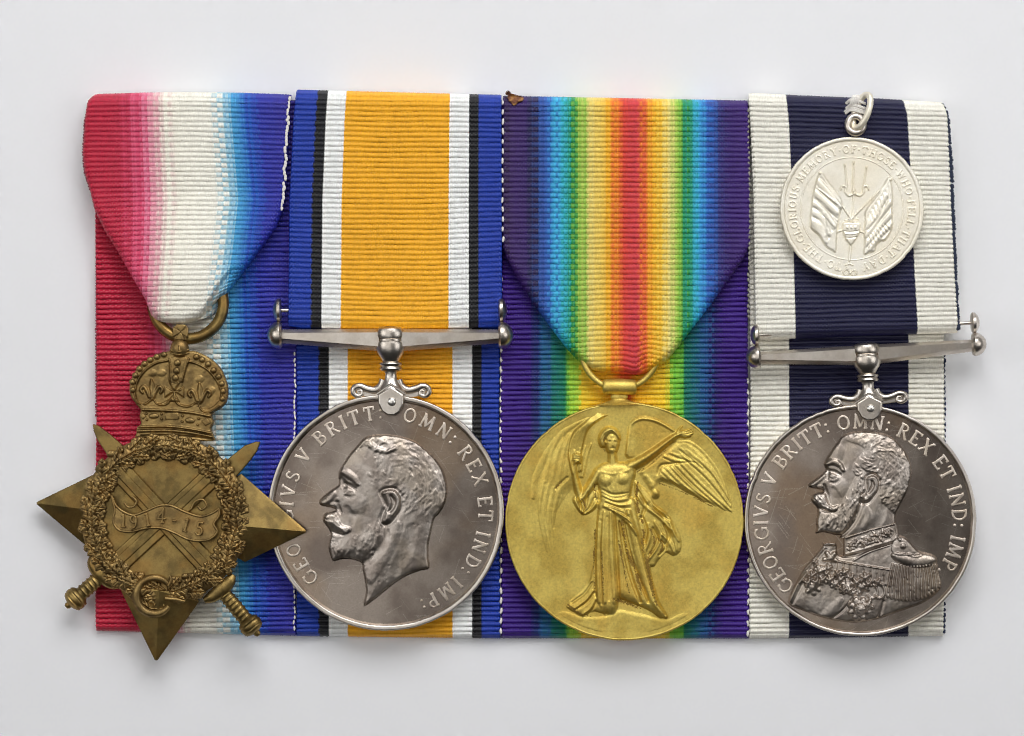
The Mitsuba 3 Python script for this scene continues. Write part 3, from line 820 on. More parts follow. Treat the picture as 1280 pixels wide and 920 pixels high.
Z = zmap(385, 530, 3.832)
rl = Relief(394, 538, 563, 762, 0.7)
outline = Z([(268, 872), (277, 800), (270, 740), (262, 700), (258, 668), (235, 655), (200, 647), (160, 648), (121, 656), (106, 625), (98, 590), (104, 552), (109, 525), (96, 498), (74, 468), (71, 444),
             (86, 425), (122, 416), (131, 408), (100, 398), (62, 390), (53, 372), (65, 352), (108, 318), (146, 290), (147, 262), (145, 240), (155, 213), (175, 180), (202, 140), (238, 100), (262, 72), (295, 54), (345, 48), (400, 50), (460, 62),
             (520, 85), (570, 125), (610, 165), (645, 215), (664, 270), (668, 330), (655, 385), (632, 425), (607, 452), (598, 485), (588, 530), (578, 580), (577, 630), (582, 690), (540, 702), (480, 725), (420, 760), (370, 800), (320, 840)])
head = rl.mask(outline, n=5)
rl.inflate(head, 4.2, 3.4)
rl.inflate(head, 5.2, 44, mode='add')
P = lambda *a: Z(a)
# big planes of the face
rl.blob(*Z([(330, 250)])[0], 60, 52, 1.6)
rl.stroke(P((165, 225), (190, 235), (222, 258), (240, 285)), [4, 5.5, 5, 3], 2.0, within=head)              # brow
rl.stroke(P((158, 262), (172, 285), (178, 312)), [4, 5, 3.5], -1.7, within=head)                           # inner socket
rl.stroke(P((180, 285), (205, 300), (228, 310)), [3, 4.5, 3], -1.5, within=head)
rl.blob(*Z([(192, 318)])[0], 6.0, 4.0, 1.5, 0.3)                                                           # eyeball
rl.stroke(P((172, 312), (192, 306), (218, 320)), [1.4, 1.6, 1.2], 1.0, within=head)
rl.stroke(P((176, 332), (200, 335), (222, 330)), [1.3, 1.6, 1.2], 0.8, within=head)
rl.stroke(P((182, 345), (205, 352), (225, 345)), [2, 2.4, 1.5], -0.7, within=head)
rl.stroke(P((120, 330), (100, 360), (80, 378)), [5, 5, 4.5], 1.6, within=head)                             # nose ridge
rl.blob(*Z([(122, 388)])[0], 5.5, 4.0, 1.4, -0.2)                                                          # wing of nose
rl.stroke(P((140, 372), (148, 398), (160, 425)), [2.2, 2.8, 2.2], -1.5, within=head)
rl.blob(*Z([(228, 380)])[0], 17, 14, 1.4)                                                                  # cheekbone
rl.stroke(P((190, 400), (210, 440), (215, 480)), [4, 5, 3], -0.8, within=head)
mo = rl.mask(Z([(70, 440), (90, 418), (120, 420), (142, 440), (160, 475), (185, 488), (205, 498), (200, 515), (170, 522), (135, 512), (100, 490), (75, 465)]))
rl.inflate(mo, 2.6, 8, mode='add')                                                                         # moustache
rl.stroke(P((92, 500), (130, 520), (165, 530)), [1.6, 2.4, 1.4], -1.4, within=head)                        # mouth
rl.stroke(P((112, 530), (135, 540), (160, 540)), [2, 2.6, 1.6], 0.5, within=head)
rl.stroke(P((115, 562), (140, 566)), [2, 2.4], -1.0, within=head)
beard = rl.mask(Z([(106, 560), (150, 555), (200, 520), (260, 500), (300, 470), (345, 470), (350, 540), (320, 610), (270, 650), (200, 646), (125, 652), (104, 615)])) & head
rl.inflate(beard, 1.5, 16, mode='add', prof='s')
rl.stroke(P((262, 668), (300, 640), (350, 590), (372, 530), (362, 480)), [5, 8, 8, 7, 4], -1.7, within=head)   # jaw line
rl.stroke(P((350, 480), (345, 540), (330, 590)), [5, 6, 4], 0.8, within=head)
# ear
ear = Z([(352, 330), (372, 315), (412, 312), (440, 335), (450, 370), (440, 410), (420, 440), (395, 470), (365, 478), (355, 462), (362, 430), (378, 400), (372, 370)])
rl.stroke(ear + ear[:1], 4.5, -1.6, within=head)
em = rl.mask(ear)
rl.inflate(em, 2.4, 4.5, mode='add')
rl.stroke(P((360, 330), (390, 322), (420, 330), (436, 365), (428, 405), (408, 436)), [1.6, 2.0, 2.2, 2.2, 2.0, 1.6], 1.4)
rl.stroke(P((398, 345), (412, 370), (405, 400), (388, 420)), [2.0, 3.2, 3.0, 2], -3.0)
rl.stroke(P((370, 395), (384, 420), (380, 450)), [2, 2.6, 2.6], 1.0)
# neck
rl.stroke(P((430, 480), (400, 560), (350, 640), (300, 740)), [6, 9, 10, 7], 1.3, within=head)
rl.stroke(P((500, 500), (470, 600), (420, 700)), [8, 10, 8], -0.9, within=head)
# hair
hair = rl.mask(Z([(262, 75), (345, 48), (460, 62), (570, 125), (645, 215), (668, 330), (640, 415), (600, 450), (560, 440), (520, 410), (470, 430), (455, 390), (440, 330), (400, 300), (350, 310), (300, 290), (280, 240), (320, 200), (300, 150), (250, 120)])) & head
rl.stroke(P((250, 105), (280, 85), (330, 120), (380, 130), (420, 115)), [3, 5, 4, 3, 2], 1.6, within=head)
rl.stroke(P((265, 75), (320, 68), (370, 85)), [3, 5, 3], 1.2, within=head)
rng = np.random.default_rng(12)
hc = Z([(420, 240)])[0]
strands(rl, hair, lambda x, y: math.atan2(y - hc[1], x - hc[0]) + 1.35, 420, 11, 1.7, 0.42, rng)
strands(rl, beard, lambda x, y: 1.7, 150, 6, 1.3, 0.55, rng)
strands(rl, mo, lambda x, y: 0.7, 70, 8, 1.1, 0.8, rng, 0.2)
rl.grain(0.35, 6.0, 3, head)
rl.grain(0.2, 2.6, 13, head)
for k in range(70):
    ys, xs = np.nonzero(head)
    i = rng.integers(len(ys))
    rl.blob(rl.x[xs[i]], rl.y[ys[i]], rng.uniform(.9, 1.8), rng.uniform(.9, 1.6), -rng.uniform(.4, 1.1))
rl.blur(0.95, head)
d_ = rl.dist(head)
rl.H = np.where(head, rl.H * np.clip(d_ / 1.6, 0.25, 1), 0)
add(D1 + '__portrait_head', rl.mesh(head, 37.2, 1.4), 'silver_relief_metal', smooth=True, warp=dm1)

# ============ silver medal with the uniformed bust
D3 = 'silver_medal_001'
labels[D3] = {'label': 'toned silver disc medal with a bust in collar and epaulette, under the navy ribbon', 'category': 'medal', 'group': 'medals'}
C3 = (1075, 650.5)
lean3 = lambda v: np.stack([v[:, 0], v[:, 1], v[:, 2] + 0.036 * (v[:, 0] - C3[0])], 1)      # hangs a little askew
dm3 = lambda v: lean3(dome(*C3, 144.5)(v))
disc(D3, *C3, 144.5, 20, 37, 5.5, 3.4, 'silver_field_metal', 'silver_rim_metal', seed=8, warp=lean3, fwarp=dm3)
suspender(D3, [[0.977, 0.045], [-0.057, 0.87]], (1082.5, 443.5), 41, 'silver_rim_metal', 'bright_rivet_metal')
ring_text('GEORGIVS V BRITT: OMN: REX ET IND: IMP.', *C3, 114.8, 18.0, -136, 124, 37.2, D3 + '__letter', 'silver_letter_metal', space=0.42, gap=0.15, warp=dm3)
Z = zmap(995, 530, 5.75)
P = lambda *a: Z(a)
rl = Relief(1008, 536, 1142, 672, 0.6)
outline = Z([(140, 786), (146, 740), (141, 700), (150, 655), (152, 612), (138, 585), (113, 558), (108, 530), (120, 506), (150, 492), (186, 490), (190, 474), (150, 466), (98, 456), (88, 436), (104, 418), (150, 386), (204, 342), (211, 322),
             (198, 290), (203, 272), (214, 250), (236, 216), (266, 168), (300, 126), (322, 92), (370, 64), (440, 50), (520, 50), (600, 60), (670, 85), (730, 130), (780, 190), (815, 260), (828, 340), (815, 430), (790, 500), (757, 560), (738, 600), (717, 642), (712, 720), (690, 760), (330, 830), (320, 800), (288, 800), (240, 787), (190, 777)])
head = rl.mask(outline, n=5)
rl.inflate(head, 4.4, 3.2)
rl.inflate(head, 5.0, 36, mode='add')
rl.stroke(P((215, 285), (260, 270), (310, 290), (335, 330)), [3, 4.4, 4, 2.5], 2.2, within=head)            # brow
rl.stroke(P((222, 325), (226, 350), (222, 385)), [2.6, 3.4, 2.6], -1.9, within=head)
rl.stroke(P((235, 335), (275, 345), (315, 365)), [2.4, 3.2, 2.2], -1.6, within=head)
rl.blob(*Z([(262, 378)])[0], 5.0, 3.2, 1.7, 0.35)
rl.stroke(P((232, 372), (255, 360), (300, 385)), [1.1, 1.3, 1.0], 1.1, within=head)
rl.stroke(P((240, 400), (265, 403), (292, 392)), [1.0, 1.3, 1.0], 0.9, within=head)
rl.stroke(P((242, 418), (275, 424), (305, 408)), [1.8, 2.0, 1.4], -0.9, within=head)
rl.stroke(P((190, 370), (150, 405), (115, 435)), [4, 4, 3.6], 1.8, within=head)
rl.blob(*Z([(170, 452)])[0], 5.2, 3.6, 1.3, -0.2)
rl.stroke(P((200, 440), (212, 480), (230, 530), (235, 560)), [1.8, 2.4, 2.4, 1.6], -1.7, within=head)
rl.blob(*Z([(300, 455)])[0], 14, 13, 1.3)
rl.stroke(P((262, 460), (300, 520), (320, 570)), [3, 4, 3], -0.7, within=head)
rl.stroke(P((350, 150), (330, 230), (345, 300)), [6, 7, 5], -1.1, within=head)                             # temple
rl.blob(*Z([(290, 210)])[0], 10, 14, 1.2, 0.4)
mo = rl.mask(Z([(108, 530), (125, 503), (170, 490), (205, 505), (215, 540), (235, 575), (262, 590), (298, 580), (300, 605), (275, 628), (230, 628), (190, 610), (150, 585), (115, 558)]))
rl.inflate(mo, 3.0, 6.5, mode='add')
rl.stroke(P((150, 600), (200, 622), (235, 634)), [1.4, 1.8, 1.2], -2.0, within=head)
beard = rl.mask(Z([(150, 640), (200, 628), (270, 636), (310, 600), (350, 520), (400, 430), (440, 360), (490, 350), (470, 480), (445, 600), (420, 680), (380, 740), (330, 790), (240, 785), (140, 786), (142, 700)])) & head
rl.inflate(beard, 1.6, 7, mode='add')
rl.stroke(P((335, 790), (385, 735), (430, 660), (460, 590), (470, 540)), [3, 4.5, 5, 4, 3], -2.8, within=head)
ear = Z([(500, 400), (510, 378), (545, 366), (578, 385), (590, 425), (578, 475), (550, 515), (520, 552), (485, 566), (462, 552), (468, 515), (495, 495), (505, 450)])
rl.stroke(ear + ear[:1], 3.2, -1.6, within=head)
rl.inflate(rl.mask(ear), 2.4, 3.2, mode='add')
rl.stroke(P((505, 395), (545, 378), (575, 400), (580, 450), (560, 490), (530, 530)), [1.1, 1.4, 1.5, 1.5, 1.3, 1.1], 1.3)
rl.stroke(P((540, 410), (548, 440), (530, 475), (515, 495)), [1.4, 2.4, 2.2, 1.4], -3.2)
rl.blob(*Z([(485, 465)])[0], 2.2, 2.6, 1.3)
rl.blob(*Z([(490, 540)])[0], 4, 3, 0.9)
hair = rl.mask(Z([(322, 92), (370, 64), (520, 50), (670, 85), (780, 190), (828, 340), (800, 480), (740, 600), (715, 642), (690, 630), (620, 570), (600, 520), (592, 400), (550, 350), (500, 340), (470, 350), (430, 370), (400, 310), (440, 250), (490, 190), (450, 150), (390, 130)])) & head
rl.inflate(hair, 1.2, 6, mode='add')
rng = np.random.default_rng(21)
hc = Z([(560, 230)])[0]
strands(rl, hair, lambda x, y: math.atan2(y - hc[1], x - hc[0]) + 1.2, 700, 6.5, 0.95, 0.5, rng)
strands(rl, beard, lambda x, y: 1.75, 240, 6, 1.0, 0.7, rng)
strands(rl, mo, lambda x, y: 0.75, 110, 6, 0.8, 0.9, rng, 0.2)
rl.stroke(P((620, 590), (600, 660), (560, 740)), [6, 7, 6], -1.0, within=head)
rl.stroke(P((500, 590), (520, 660), (480, 740)), [3, 5, 4], 1.0, within=head)
rl.grain(0.22, 4.0, 5, head)
rl.blur(0.75, head)
rl.H = np.where(head, rl.H * np.clip(rl.dist(head) / 1.4, 0.25, 1), 0)
add(D3 + '__portrait_head', rl.mesh(head, 37.2, 1.4), 'silver_relief_metal', smooth=True, warp=dm3)

# coat, embroidered collar, decorations and epaulette
Z = zmap(960, 640, 5.565)
P = lambda *a: Z(a)
rl = Relief(982, 648, 1180, 782, 0.6)
coat = rl.mask(Z([(138, 632), (195, 490), (250, 390), (300, 330), (350, 275), (375, 235), (385, 213), (470, 212), (482, 280), (515, 300), (640, 260), (860, 195), (905, 160), (970, 185), (1040, 262), (1130, 288), (1172, 318), (1180, 400), (1200, 530), (1100, 618), (1000, 662), (880, 702), (760, 745), (620, 770), (500, 760), (380, 735), (250, 690)]), n=3)
rl.inflate(coat, 4.2, 3.5)
rl.inflate(coat, 3.4, 26, mode='add')
col = rl.mask(Polygon(Z([(520, 168), (700, 112), (885, 65), (900, 110), (908, 160), (860, 205), (690, 258), (520, 303)])), False)
col2 = rl.mask(Polygon(Z([(536, 184), (700, 132), (872, 86), (885, 150), (850, 188), (690, 238), (536, 284)])), False)
coat = coat | col
rl.H = np.where(col, np.maximum(rl.H, 8.6), rl.H)
rl.H = np.where(col2, rl.H - 1.2, rl.H)
rng = np.random.default_rng(4)
for k in range(60):                                                  # oak-leaf embroidery
    t, w = rng.uniform(0.03, 0.97), rng.uniform(0.12, 0.88)
    a, b = np.array([536 + 336 * t, 184 - 98 * t]), np.array([536 + 320 * t, 284 - 100 * t])
    c = a + (b - a) * w
    an = rng.uniform(0, 6.28)
    q = [c + 16 * np.array([math.cos(an + d), math.sin(an + d)]) * s_ for d, s_ in ((0, -1), (0.5, 0), (0.3, 1))]
    rl.stroke(Z([tuple(x) for x in q]), [0.9, 1.5, 0.7], 1.5, within=col2)
rl.stroke(P((515, 310), (600, 300), (700, 262), (855, 215)), 1.6, -1.8, within=coat)
rl.stroke(P((590, 335), (700, 275), (855, 222)), [1.2, 1.6, 1.4], 1.3, within=coat)
rl.stroke(P((375, 215), (470, 215)), [3.4, 3.4], 3.2)
rl.stroke(P((378, 250), (320, 320), (255, 395)), [2.0, 2.4, 2.2], 2.4)
rl.stroke(P((268, 420), (215, 490)), [2.2, 2.2], 2.2)
rl.stroke(P((200, 505), (150, 620)), [2.2, 1.8], 2.0)
rl.stroke(P((400, 260), (330, 340), (290, 420), (230, 520), (170, 640)), [2, 2.5, 2.5, 2.5, 2], -1.2, within=coat)
# ribbon bar of folded ribbons
for i in range(8):
    x = 478 + i * 47
    y = 335 + i * 7.5
    q = rl.mask(Polygon(Z([(x, y), (x + 42, y + 6), (x + 38, y + 128), (x - 4, y + 118)])), False)
    rl.inflate(q, 1.9, 2.2, mode='add')
    rl.stroke(P((x + 3, y + 6), (x + 40, y + 12)), 1.3, 1.2)
# crosses, stars and badges hung on the breast


def badge(x, y, r, n, h, ring=True):
    cx, cy = Z([(x, y)])[0]
    for k in range(n):
        a = 2 * math.pi * k / n + 0.4
        rl.stroke([(cx, cy), (cx + r * math.cos(a), cy + r * math.sin(a))], [r * .5, r * .38], h * 0.75, mode='over')
    rl.blob(cx, cy, r * .6, r * .6, h * 0.6)
    if ring:
        rl.stroke([(cx + r * .5 * math.cos(a), cy + r * .5 * math.sin(a)) for a in np.linspace(0, 6.28, 14)], 0.7, 0.9)


for bx, by, br, bn in [(355, 410, 6.2, 8), (430, 320, 7.5, 5), (310, 520, 8.0, 6), (330, 485, 4.5, 4), (425, 470, 5.2, 6), (462, 500, 4.8, 6), (500, 470, 5.0, 5), (525, 420, 5.0, 6), (548, 510, 6.2, 6), (575, 455, 4.6, 4),
                       (650, 520, 7.5, 4), (670, 455, 5.5, 6), (330, 350, 4.0, 4), (400, 430, 4.0, 5), (590, 560, 4.5, 5), (760, 485, 4.0, 4), (375, 470, 5.0, 5), (300, 440, 4.5, 6), (610, 490, 5, 5), (560, 540, 4.5, 6), (480, 430, 4, 5), (415, 390, 4.5, 6), (690, 500, 4.5, 5), (520, 540, 4.0, 6), (275, 490, 4.5, 4)]:
    badge(bx, by, br, bn, 2.3)
for cx_, cy_ in [(720, 550), (770, 550)]:
    cc = Z([(cx_, cy_)])[0]
    rl.stroke([(cc[0] + 6.5 * math.cos(a), cc[1] + 8.5 * math.sin(a)) for a in np.linspace(-1.4, 2.6, 16)], 1.8, 2.2)
badge(632, 670, 11, 8, 2.6)
badge(632, 672, 5.5, 12, 1.2)
badge(690, 645, 6.0, 4, 1.6)
# sash and folds
rl.stroke(P((585, 600), (520, 680), (440, 745)), [1.5, 2, 1.5], -1.6, within=coat)
rl.stroke(P((500, 610), (430, 690), (380, 730)), [5, 7, 5], 0.9, within=coat)
rl.stroke(P((800, 620), (780, 700), (760, 745)), [2.2, 2.6, 2], -1.4, within=coat)
rl.stroke(P((260, 560), (300, 640), (350, 710)), [4, 6, 4], 0.7, within=coat)
# epaulette: strap, pad and bullion
strap = rl.mask(Z([(862, 205), (905, 165), (965, 190), (1035, 262), (1050, 290), (870, 290)]))
rl.inflate(strap, 2.2, 4, mode='add')
rl.blob(*Z([(932, 232)])[0], 4.4, 4.0, 2.0)
rl.blob(*Z([(910, 190)])[0], 2.6, 2.4, 1.6)
pad = rl.mask(Z([(848, 292), (900, 278), (1000, 292), (1100, 285), (1165, 308), (1172, 330), (1130, 365), (1050, 382), (960, 370), (880, 335)]))
rl.inflate(pad, 4.6, 9, mode='add')
rl.stroke(P((970, 292), (1020, 302), (1060, 292)), 2.4, 1.3)
for i in range(15):
    t = i / 14
    top = np.array([860 + 300 * t, 360 + 20 * math.sin(t * 3.1)])
    bo = np.array([830 + 362 * t, 560 + 62 * math.sin(0.4 + t * 2.2) - 70 * t * t])
    mid = (top + bo) / 2 + np.array([-8 + 16 * t, 0])
    rl.stroke(Z([tuple(top), tuple(mid), tuple(bo)]), [1.5, 1.9, 2.1], 3.0)
    for k in range(6):
        q = top + (bo - top) * rng.uniform(0.15, 0.95)
        rl.blob(*Z([tuple(q)])[0], 1.5, 1.8, rng.uniform(-.8, .5))
rl.grain(0.3, 4.0, 9, coat)
rl.blur(0.4, coat)
rl.H = np.where(coat, rl.H * np.clip(rl.dist(coat) / 1.4, 0.25, 1), 0)
add(D3 + '__uniform', rl.mesh(coat, 37.2, 1.4), 'silver_relief_metal', smooth=True, warp=dm3)

# ============ gilt disc medal with the winged figure
D2 = 'gilt_medal'
labels[D2] = {'label': 'golden bronze disc medal with a winged robed figure under the rainbow ribbon', 'category': 'medal', 'group': 'medals'}
disc(D2, 780.5, 651.5, 149, 19, 37, 3.2, 1.1, 'gilt_metal', 'gilt_metal', seed=14, dish=1.5)
ringc = [(775 + 47.5 * math.cos(a), 438 + 48 * math.sin(a), 29 + 3.5 * math.sin(a)) for a in np.linspace(0, 2 * np.pi, 73)[:-1]]
add(D2 + '__ring', tube(ringc, 3.9, 12, closed=True), 'gilt_metal', smooth=60)
add(D2 + '__ring_barrel', lathe([(-21.5, 3), (-21, 7.4), (-19.5, 9.0), (-16, 9.7), (0, 10.2), (16, 9.7), (19.5, 9.0), (21, 7.4), (21.5, 3)], (774.5, 483.5, 32), (1, 0.02, 0), 30), 'gilt_metal', smooth=40)
add(D2 + '__stem', [lathe([(0, 9), (4, 9.5), (5, 11), (8, 11), (9, 9.5), (11, 12), (14, 20), (17, 34)], (774, 489.5, 30), (0.02, 1, 0), 28, 0.42)], 'gilt_metal', smooth=40)

rl = Relief(655, 508, 938, 790, 0.7)
G = zmap(0, 0, 1)
st = rl.stroke
# far wing on the dim side: a long folded sweep of feathers
wingL = sm_poly([(742, 518), (724, 526), (702, 540), (682, 567), (670, 596), (666, 622), (668, 660), (678, 690), (692, 712), (700, 706), (696, 680), (698, 650), (708, 622), (724, 600), (732, 560)], 6)
wl = rl.mask(wingL)
rl.inflate(wl, 2.1, 14, prof='s')
st([(735, 522), (703, 540), (681.5, 569.5), (669, 597), (666, 622)], [2, 5, 6, 5, 3], 1.2)
st([(709, 597), (701, 604), (694, 611)], [2, 2.2, 1.2], -1.3)
st([(712, 617), (704, 628), (698, 640), (692, 660)], [1.6, 2.2, 2, 1.2], -1.3)
for k in range(9):
    t = k / 8
    st([(676 + 26 * t, 600 + 14 * t), (671 + 24 * t, 640 + 8 * t), (682 + 14 * t, 690 - 4 * t)], [1.2, 1.6, .8], 0.55 if k % 2 else -0.45, within=wl)
for k in range(7):
    t = k / 6
    st([(690 + 26 * t, 556 - 16 * t), (682 + 26 * t, 578 - 8 * t), (678 + 26 * t, 596 + 2 * t)], [1.5, 2, 1], 0.4 if k % 2 else -0.35, within=wl)
# wing behind the shoulder (raised panel) and the long lower wing
panel = rl.mask([(782, 572), (785, 548), (788, 529), (794, 523), (804, 520.5), (823, 524), (845, 538), (846, 552), (828, 560), (806, 572)])
rl.inflate(panel, 2.0, 4, prof='s')
st([(783, 568), (786, 545), (789, 529), (803, 522), (822, 526), (843, 538)], [1.6, 2.4, 2.8, 3.4, 3.2, 2.4], 1.9)
wingR = rl.mask([(796, 588), (815, 574), (838, 556), (858, 549), (882, 568), (900, 594), (913, 622), (918, 639), (912, 643), (892, 633), (874, 626), (858, 617), (843, 609), (826, 603), (820, 612), (812, 612), (806, 600)])
rl.inflate(wingR, 2.0, 7, prof='s')
st([(842, 552), (862, 552), (884, 570), (901, 596), (914, 632)], [1.5, 2.4, 2.6, 2.4, 1.2], 1.2)
for (x0, y0), (x1, y1), (x2, y2) in [((850, 578), (880, 608), (914, 639)), ((844, 580), (870, 606), (906, 638)), ((838, 582), (862, 606), (896, 633)), ((832, 584), (852, 604), (882, 627)), ((827, 588), (844, 603), (868, 620)),
                                     ((852, 568), (884, 596), (914, 634)), ((858, 562), (890, 590), (914, 628)), ((850, 560), (866, 572), (878, 584)), ((838, 566), (854, 572), (870, 577)), ((830, 570), (846, 576), (862, 576))]:
    st([(x0, y0), (x1, y1), (x2, y2)], [1.4, 2.2, 1.2], 0.6, within=wingR)
    st([(x0 - 2, y0 + 2), (x1 - 2.2, y1 + 2.2), (x2 - 1.5, y2 + 1.5)], [0.8, 1.2, 0.7], -0.75, within=wingR)
st([(822, 592), (826, 582), (838, 580), (850, 579)], [2.0, 2.2, 2.0, 1.4], -1.4)
st([(826, 603), (842, 609), (862, 618), (886, 630), (906, 641)], 1.3, -1.0)
rl.inflate(rl.mask([(823, 592), (829, 584), (842, 582), (850, 590), (866, 606), (880, 622), (862, 616), (842, 606), (826, 600)]), 1.3, 5, mode='add', prof='s')
rl.blob(819, 617, 6.5, 7, 2.4)
st([(806, 596), (814, 606), (820, 616)], [4, 5, 4], 1.2)
rl.H *= np.where(wl & (rl.Y > 640), np.clip(1 - (rl.Y - 640) / 95, 0.15, 1), 1)
# palm branch
for k in range(9):
    t = k / 8
    st([(716 + 10 * t, 592 - 4 * t), (712 + 14 * t, 566 - 6 * t), (718 + 16 * t, 542 - 6 * t), (737 + 18 * t, 524 - 4 * t), (748 + 12 * t, 516 + 3 * t)], [1.2, 2.2, 2.2, 1.8, 0.8], 2.6 if k % 2 == 0 else -0.5)
for k in range(5):
    st([(716 + 3 * k, 596), (714 + 5 * k, 580 - 3 * k), (711 + 7 * k, 566 - 3 * k)], [1.6, 2.0, .8], 1.6)
# ground mound and hem spread
gm = rl.mask([(668, 768), (690, 763), (707, 760), (731, 768), (760, 766), (776, 760), (812, 767), (831, 771), (852, 762), (872, 763), (880, 768), (850, 786), (790, 800), (730, 792)], n=4)
rl.inflate(gm, 1.2, 7, prof='s')
train = rl.mask([(744, 700), (736, 730), (724, 745), (708, 757), (716, 764), (730, 770), (742, 764), (752, 766), (768, 766), (772, 745), (760, 700)])
rl.inflate(train, 3.2, 7)
for q in [[(738, 726), (728, 740), (712, 752)], [(741, 738), (732, 750), (718, 760)], [(744, 748), (738, 760), (728, 768)], [(754, 742), (752, 756), (756, 768)]]:
    st(q, [1.5, 2.2, 1.4], 1.3)
    st([(x + 2.4, y + 1.6) for x, y in q], [1.2, 1.7, 1.0], -1.8)
# flying drapery behind the hip
dr_ = rl.mask([(793, 604), (800, 606), (812, 618), (818, 630), (832, 640), (844, 656), (851, 674), (850, 688), (842, 694), (832, 690), (822, 700), (816, 708), (808, 704), (806, 692), (802, 670), (797, 640)])
rl.inflate(dr_, 2.6, 6)
for q in [[(796, 606), (806, 624), (822, 636), (832, 642)], [(797, 620), (808, 634), (824, 646), (838, 662)], [(826, 638), (836, 654), (848, 676)], [(836, 648), (842, 668), (846, 688)], [(818, 652), (826, 668), (820, 684), (810, 700)], [(810, 655), (812, 670), (806, 690)], [(828, 668), (838, 680), (842, 690)]]:
    st(q, [2.0, 2.8, 2.6, 1.6][:len(q)] if len(q) == 4 else [2, 2.8, 1.6], 1.9)
for q in [[(799, 614), (806, 632), (800, 650)], [(803, 646), (808, 664), (803, 684)], [(816, 660), (822, 676), (812, 694)], [(826, 676), (832, 684), (824, 694)], [(812, 628), (822, 640), (836, 650)], [(830, 656), (836, 670), (832, 680)]]:
    st(q, [1.6, 2.4, 1.4], -2.6)
# robe: skirt with long folds
skirt = rl.mask([(752, 624), (790, 622), (796, 640), (802, 664), (809, 694), (816, 728), (824, 752), (832, 766), (826, 772), (814, 764), (800, 757), (786, 752), (774, 748), (770, 760), (760, 766), (748, 758), (743, 735), (744, 700), (746, 660), (748, 640)], n=5)
rl.inflate(skirt, 6.6, 11)
for x0, xm, x1, w, h in [(748, 746, 748, 2.4, 1.3), (755, 753, 756, 2.6, 1.6), (763, 764, 768, 3.0, 1.9), (770, 775, 776, 2.4, 1.2)]:
    st([(x0, 640), (xm, 690), (x1, 752)], [w * .6, w, w], h, within=skirt)
for q, w in [([(751, 650), (749.5, 700), (752, 755)], 1.3), ([(759, 645), (758.5, 690), (761, 750)], 1.2), ([(768, 640), (770, 690), (774, 746)], 1.8), ([(774, 652), (781, 690), (789, 722), (800, 752)], 2.8), ([(779, 650), (787, 690), (796, 716), (810, 752)], 1.7), ([(743.5, 690), (743, 720), (744, 745)], 1.4)]:
    st(q, [w * .5] + [w] * (len(q) - 1), -3.0 if w > 1.6 else -1.5, within=skirt)
st([(785, 640), (794, 675), (803, 710), (816, 748), (828, 766)], [4, 6, 6, 5, 3], 3.0, within=skirt)
st([(755, 632), (772, 640), (786, 652), (796, 668)], [2.2, 3.2, 3.2, 2], 2.0, within=skirt)
st([(752, 626), (768, 632), (784, 640)], [1.6, 2.2, 1.6], -1.4, within=skirt)
for k in range(6):
    st([(752 + 2 * k, 628 + 1.5 * k), (768 + 3 * k, 632 + 4 * k), (786 + 2 * k, 636 + 6 * k)], [1.0, 1.4, 0.9], 1.0 if k % 2 else -1.0, within=skirt)
# foot
st([(820, 756), (826, 765), (832, 770)], [4, 4.4, 3.0], 4.8, mode='max')
for k in range(3):
    rl.blob(829 + 2.2 * k, 771 - 0.5 * k, 1.6, 1.5, 0.9)
# torso
torso = rl.mask([(744, 588), (752, 580), (764, 578), (780, 578), (792, 580), (794, 592), (790, 606), (788, 622), (792, 640), (770, 640), (752, 634), (750, 618), (747, 604)])
rl.inflate(torso, 7.2, 11)
rl.blob(757, 600, 8, 8, 2.0)
rl.blob(778, 598, 8, 8, 2.0)
st([(748, 588), (762, 592), (778, 590), (792, 584)], 1.6, 0.5)
st([(753, 612), (766, 618), (786, 616)], [1.4, 2.0, 1.4], -1.2, within=torso)
for k in range(6):
    st([(752 + 1.2 * k, 616 + 3 * k), (768 + 1.5 * k, 622 + 3 * k), (788, 618 + 4 * k)], [.9, 1.2, .9], 0.9 if k % 2 else -0.8, within=torso)
for k in range(4):
    st([(756 + 6 * k, 590), (757 + 6.4 * k, 604), (762 + 5 * k, 614)], [.8, 1.1, .7], 0.7)
# neck, head, hair
st([(765, 566), (766, 580)], [5.4, 7.0], 5.6, mode='max')
rl.inflate(rl.mask([(756, 548), (759, 540), (766, 538), (772, 542), (774, 552), (771, 564), (766, 569), (760, 566), (757, 558)]), 7.0, 7)
hairm = rl.mask([(748, 550), (750, 541), (757, 534), (764, 533), (771, 537), (775, 545), (774, 550), (768, 544), (762, 543), (757, 550), (756, 558), (751, 558)])
rl.inflate(hairm, 8.2, 4)
st([(750, 548), (756, 540), (762, 537)], 1.2, 1.2)
st([(763, 536), (769, 540), (773, 547)], 1.2, 1.2)
st([(755, 543), (757, 550)], 1.0, -1.2)
st([(765, 538), (765, 543)], .9, -1.2)
rl.blob(762, 551.8, 2.0, 1.2, -0.9)
rl.blob(769, 552.2, 1.8, 1.2, -0.9)
st([(759.5, 549.4), (763.5, 549.2)], .8, 0.8)
st([(767, 549.4), (771, 550)], .8, 0.8)
st([(766, 550), (766, 556.5)], [.9, 1.5], 1.2)
st([(762.5, 560.5), (766, 560), (769, 560.8)], .9, -1.0)
st([(763.5, 562.6), (768, 562.6)], .9, 0.6)
st([(744, 558), (750, 570), (756, 578)], [1.4, 2.0, 1.2], -0.8)
st([(779, 546), (777, 562), (775, 574)], [1.2, 1.6, 1.2], -1.0)
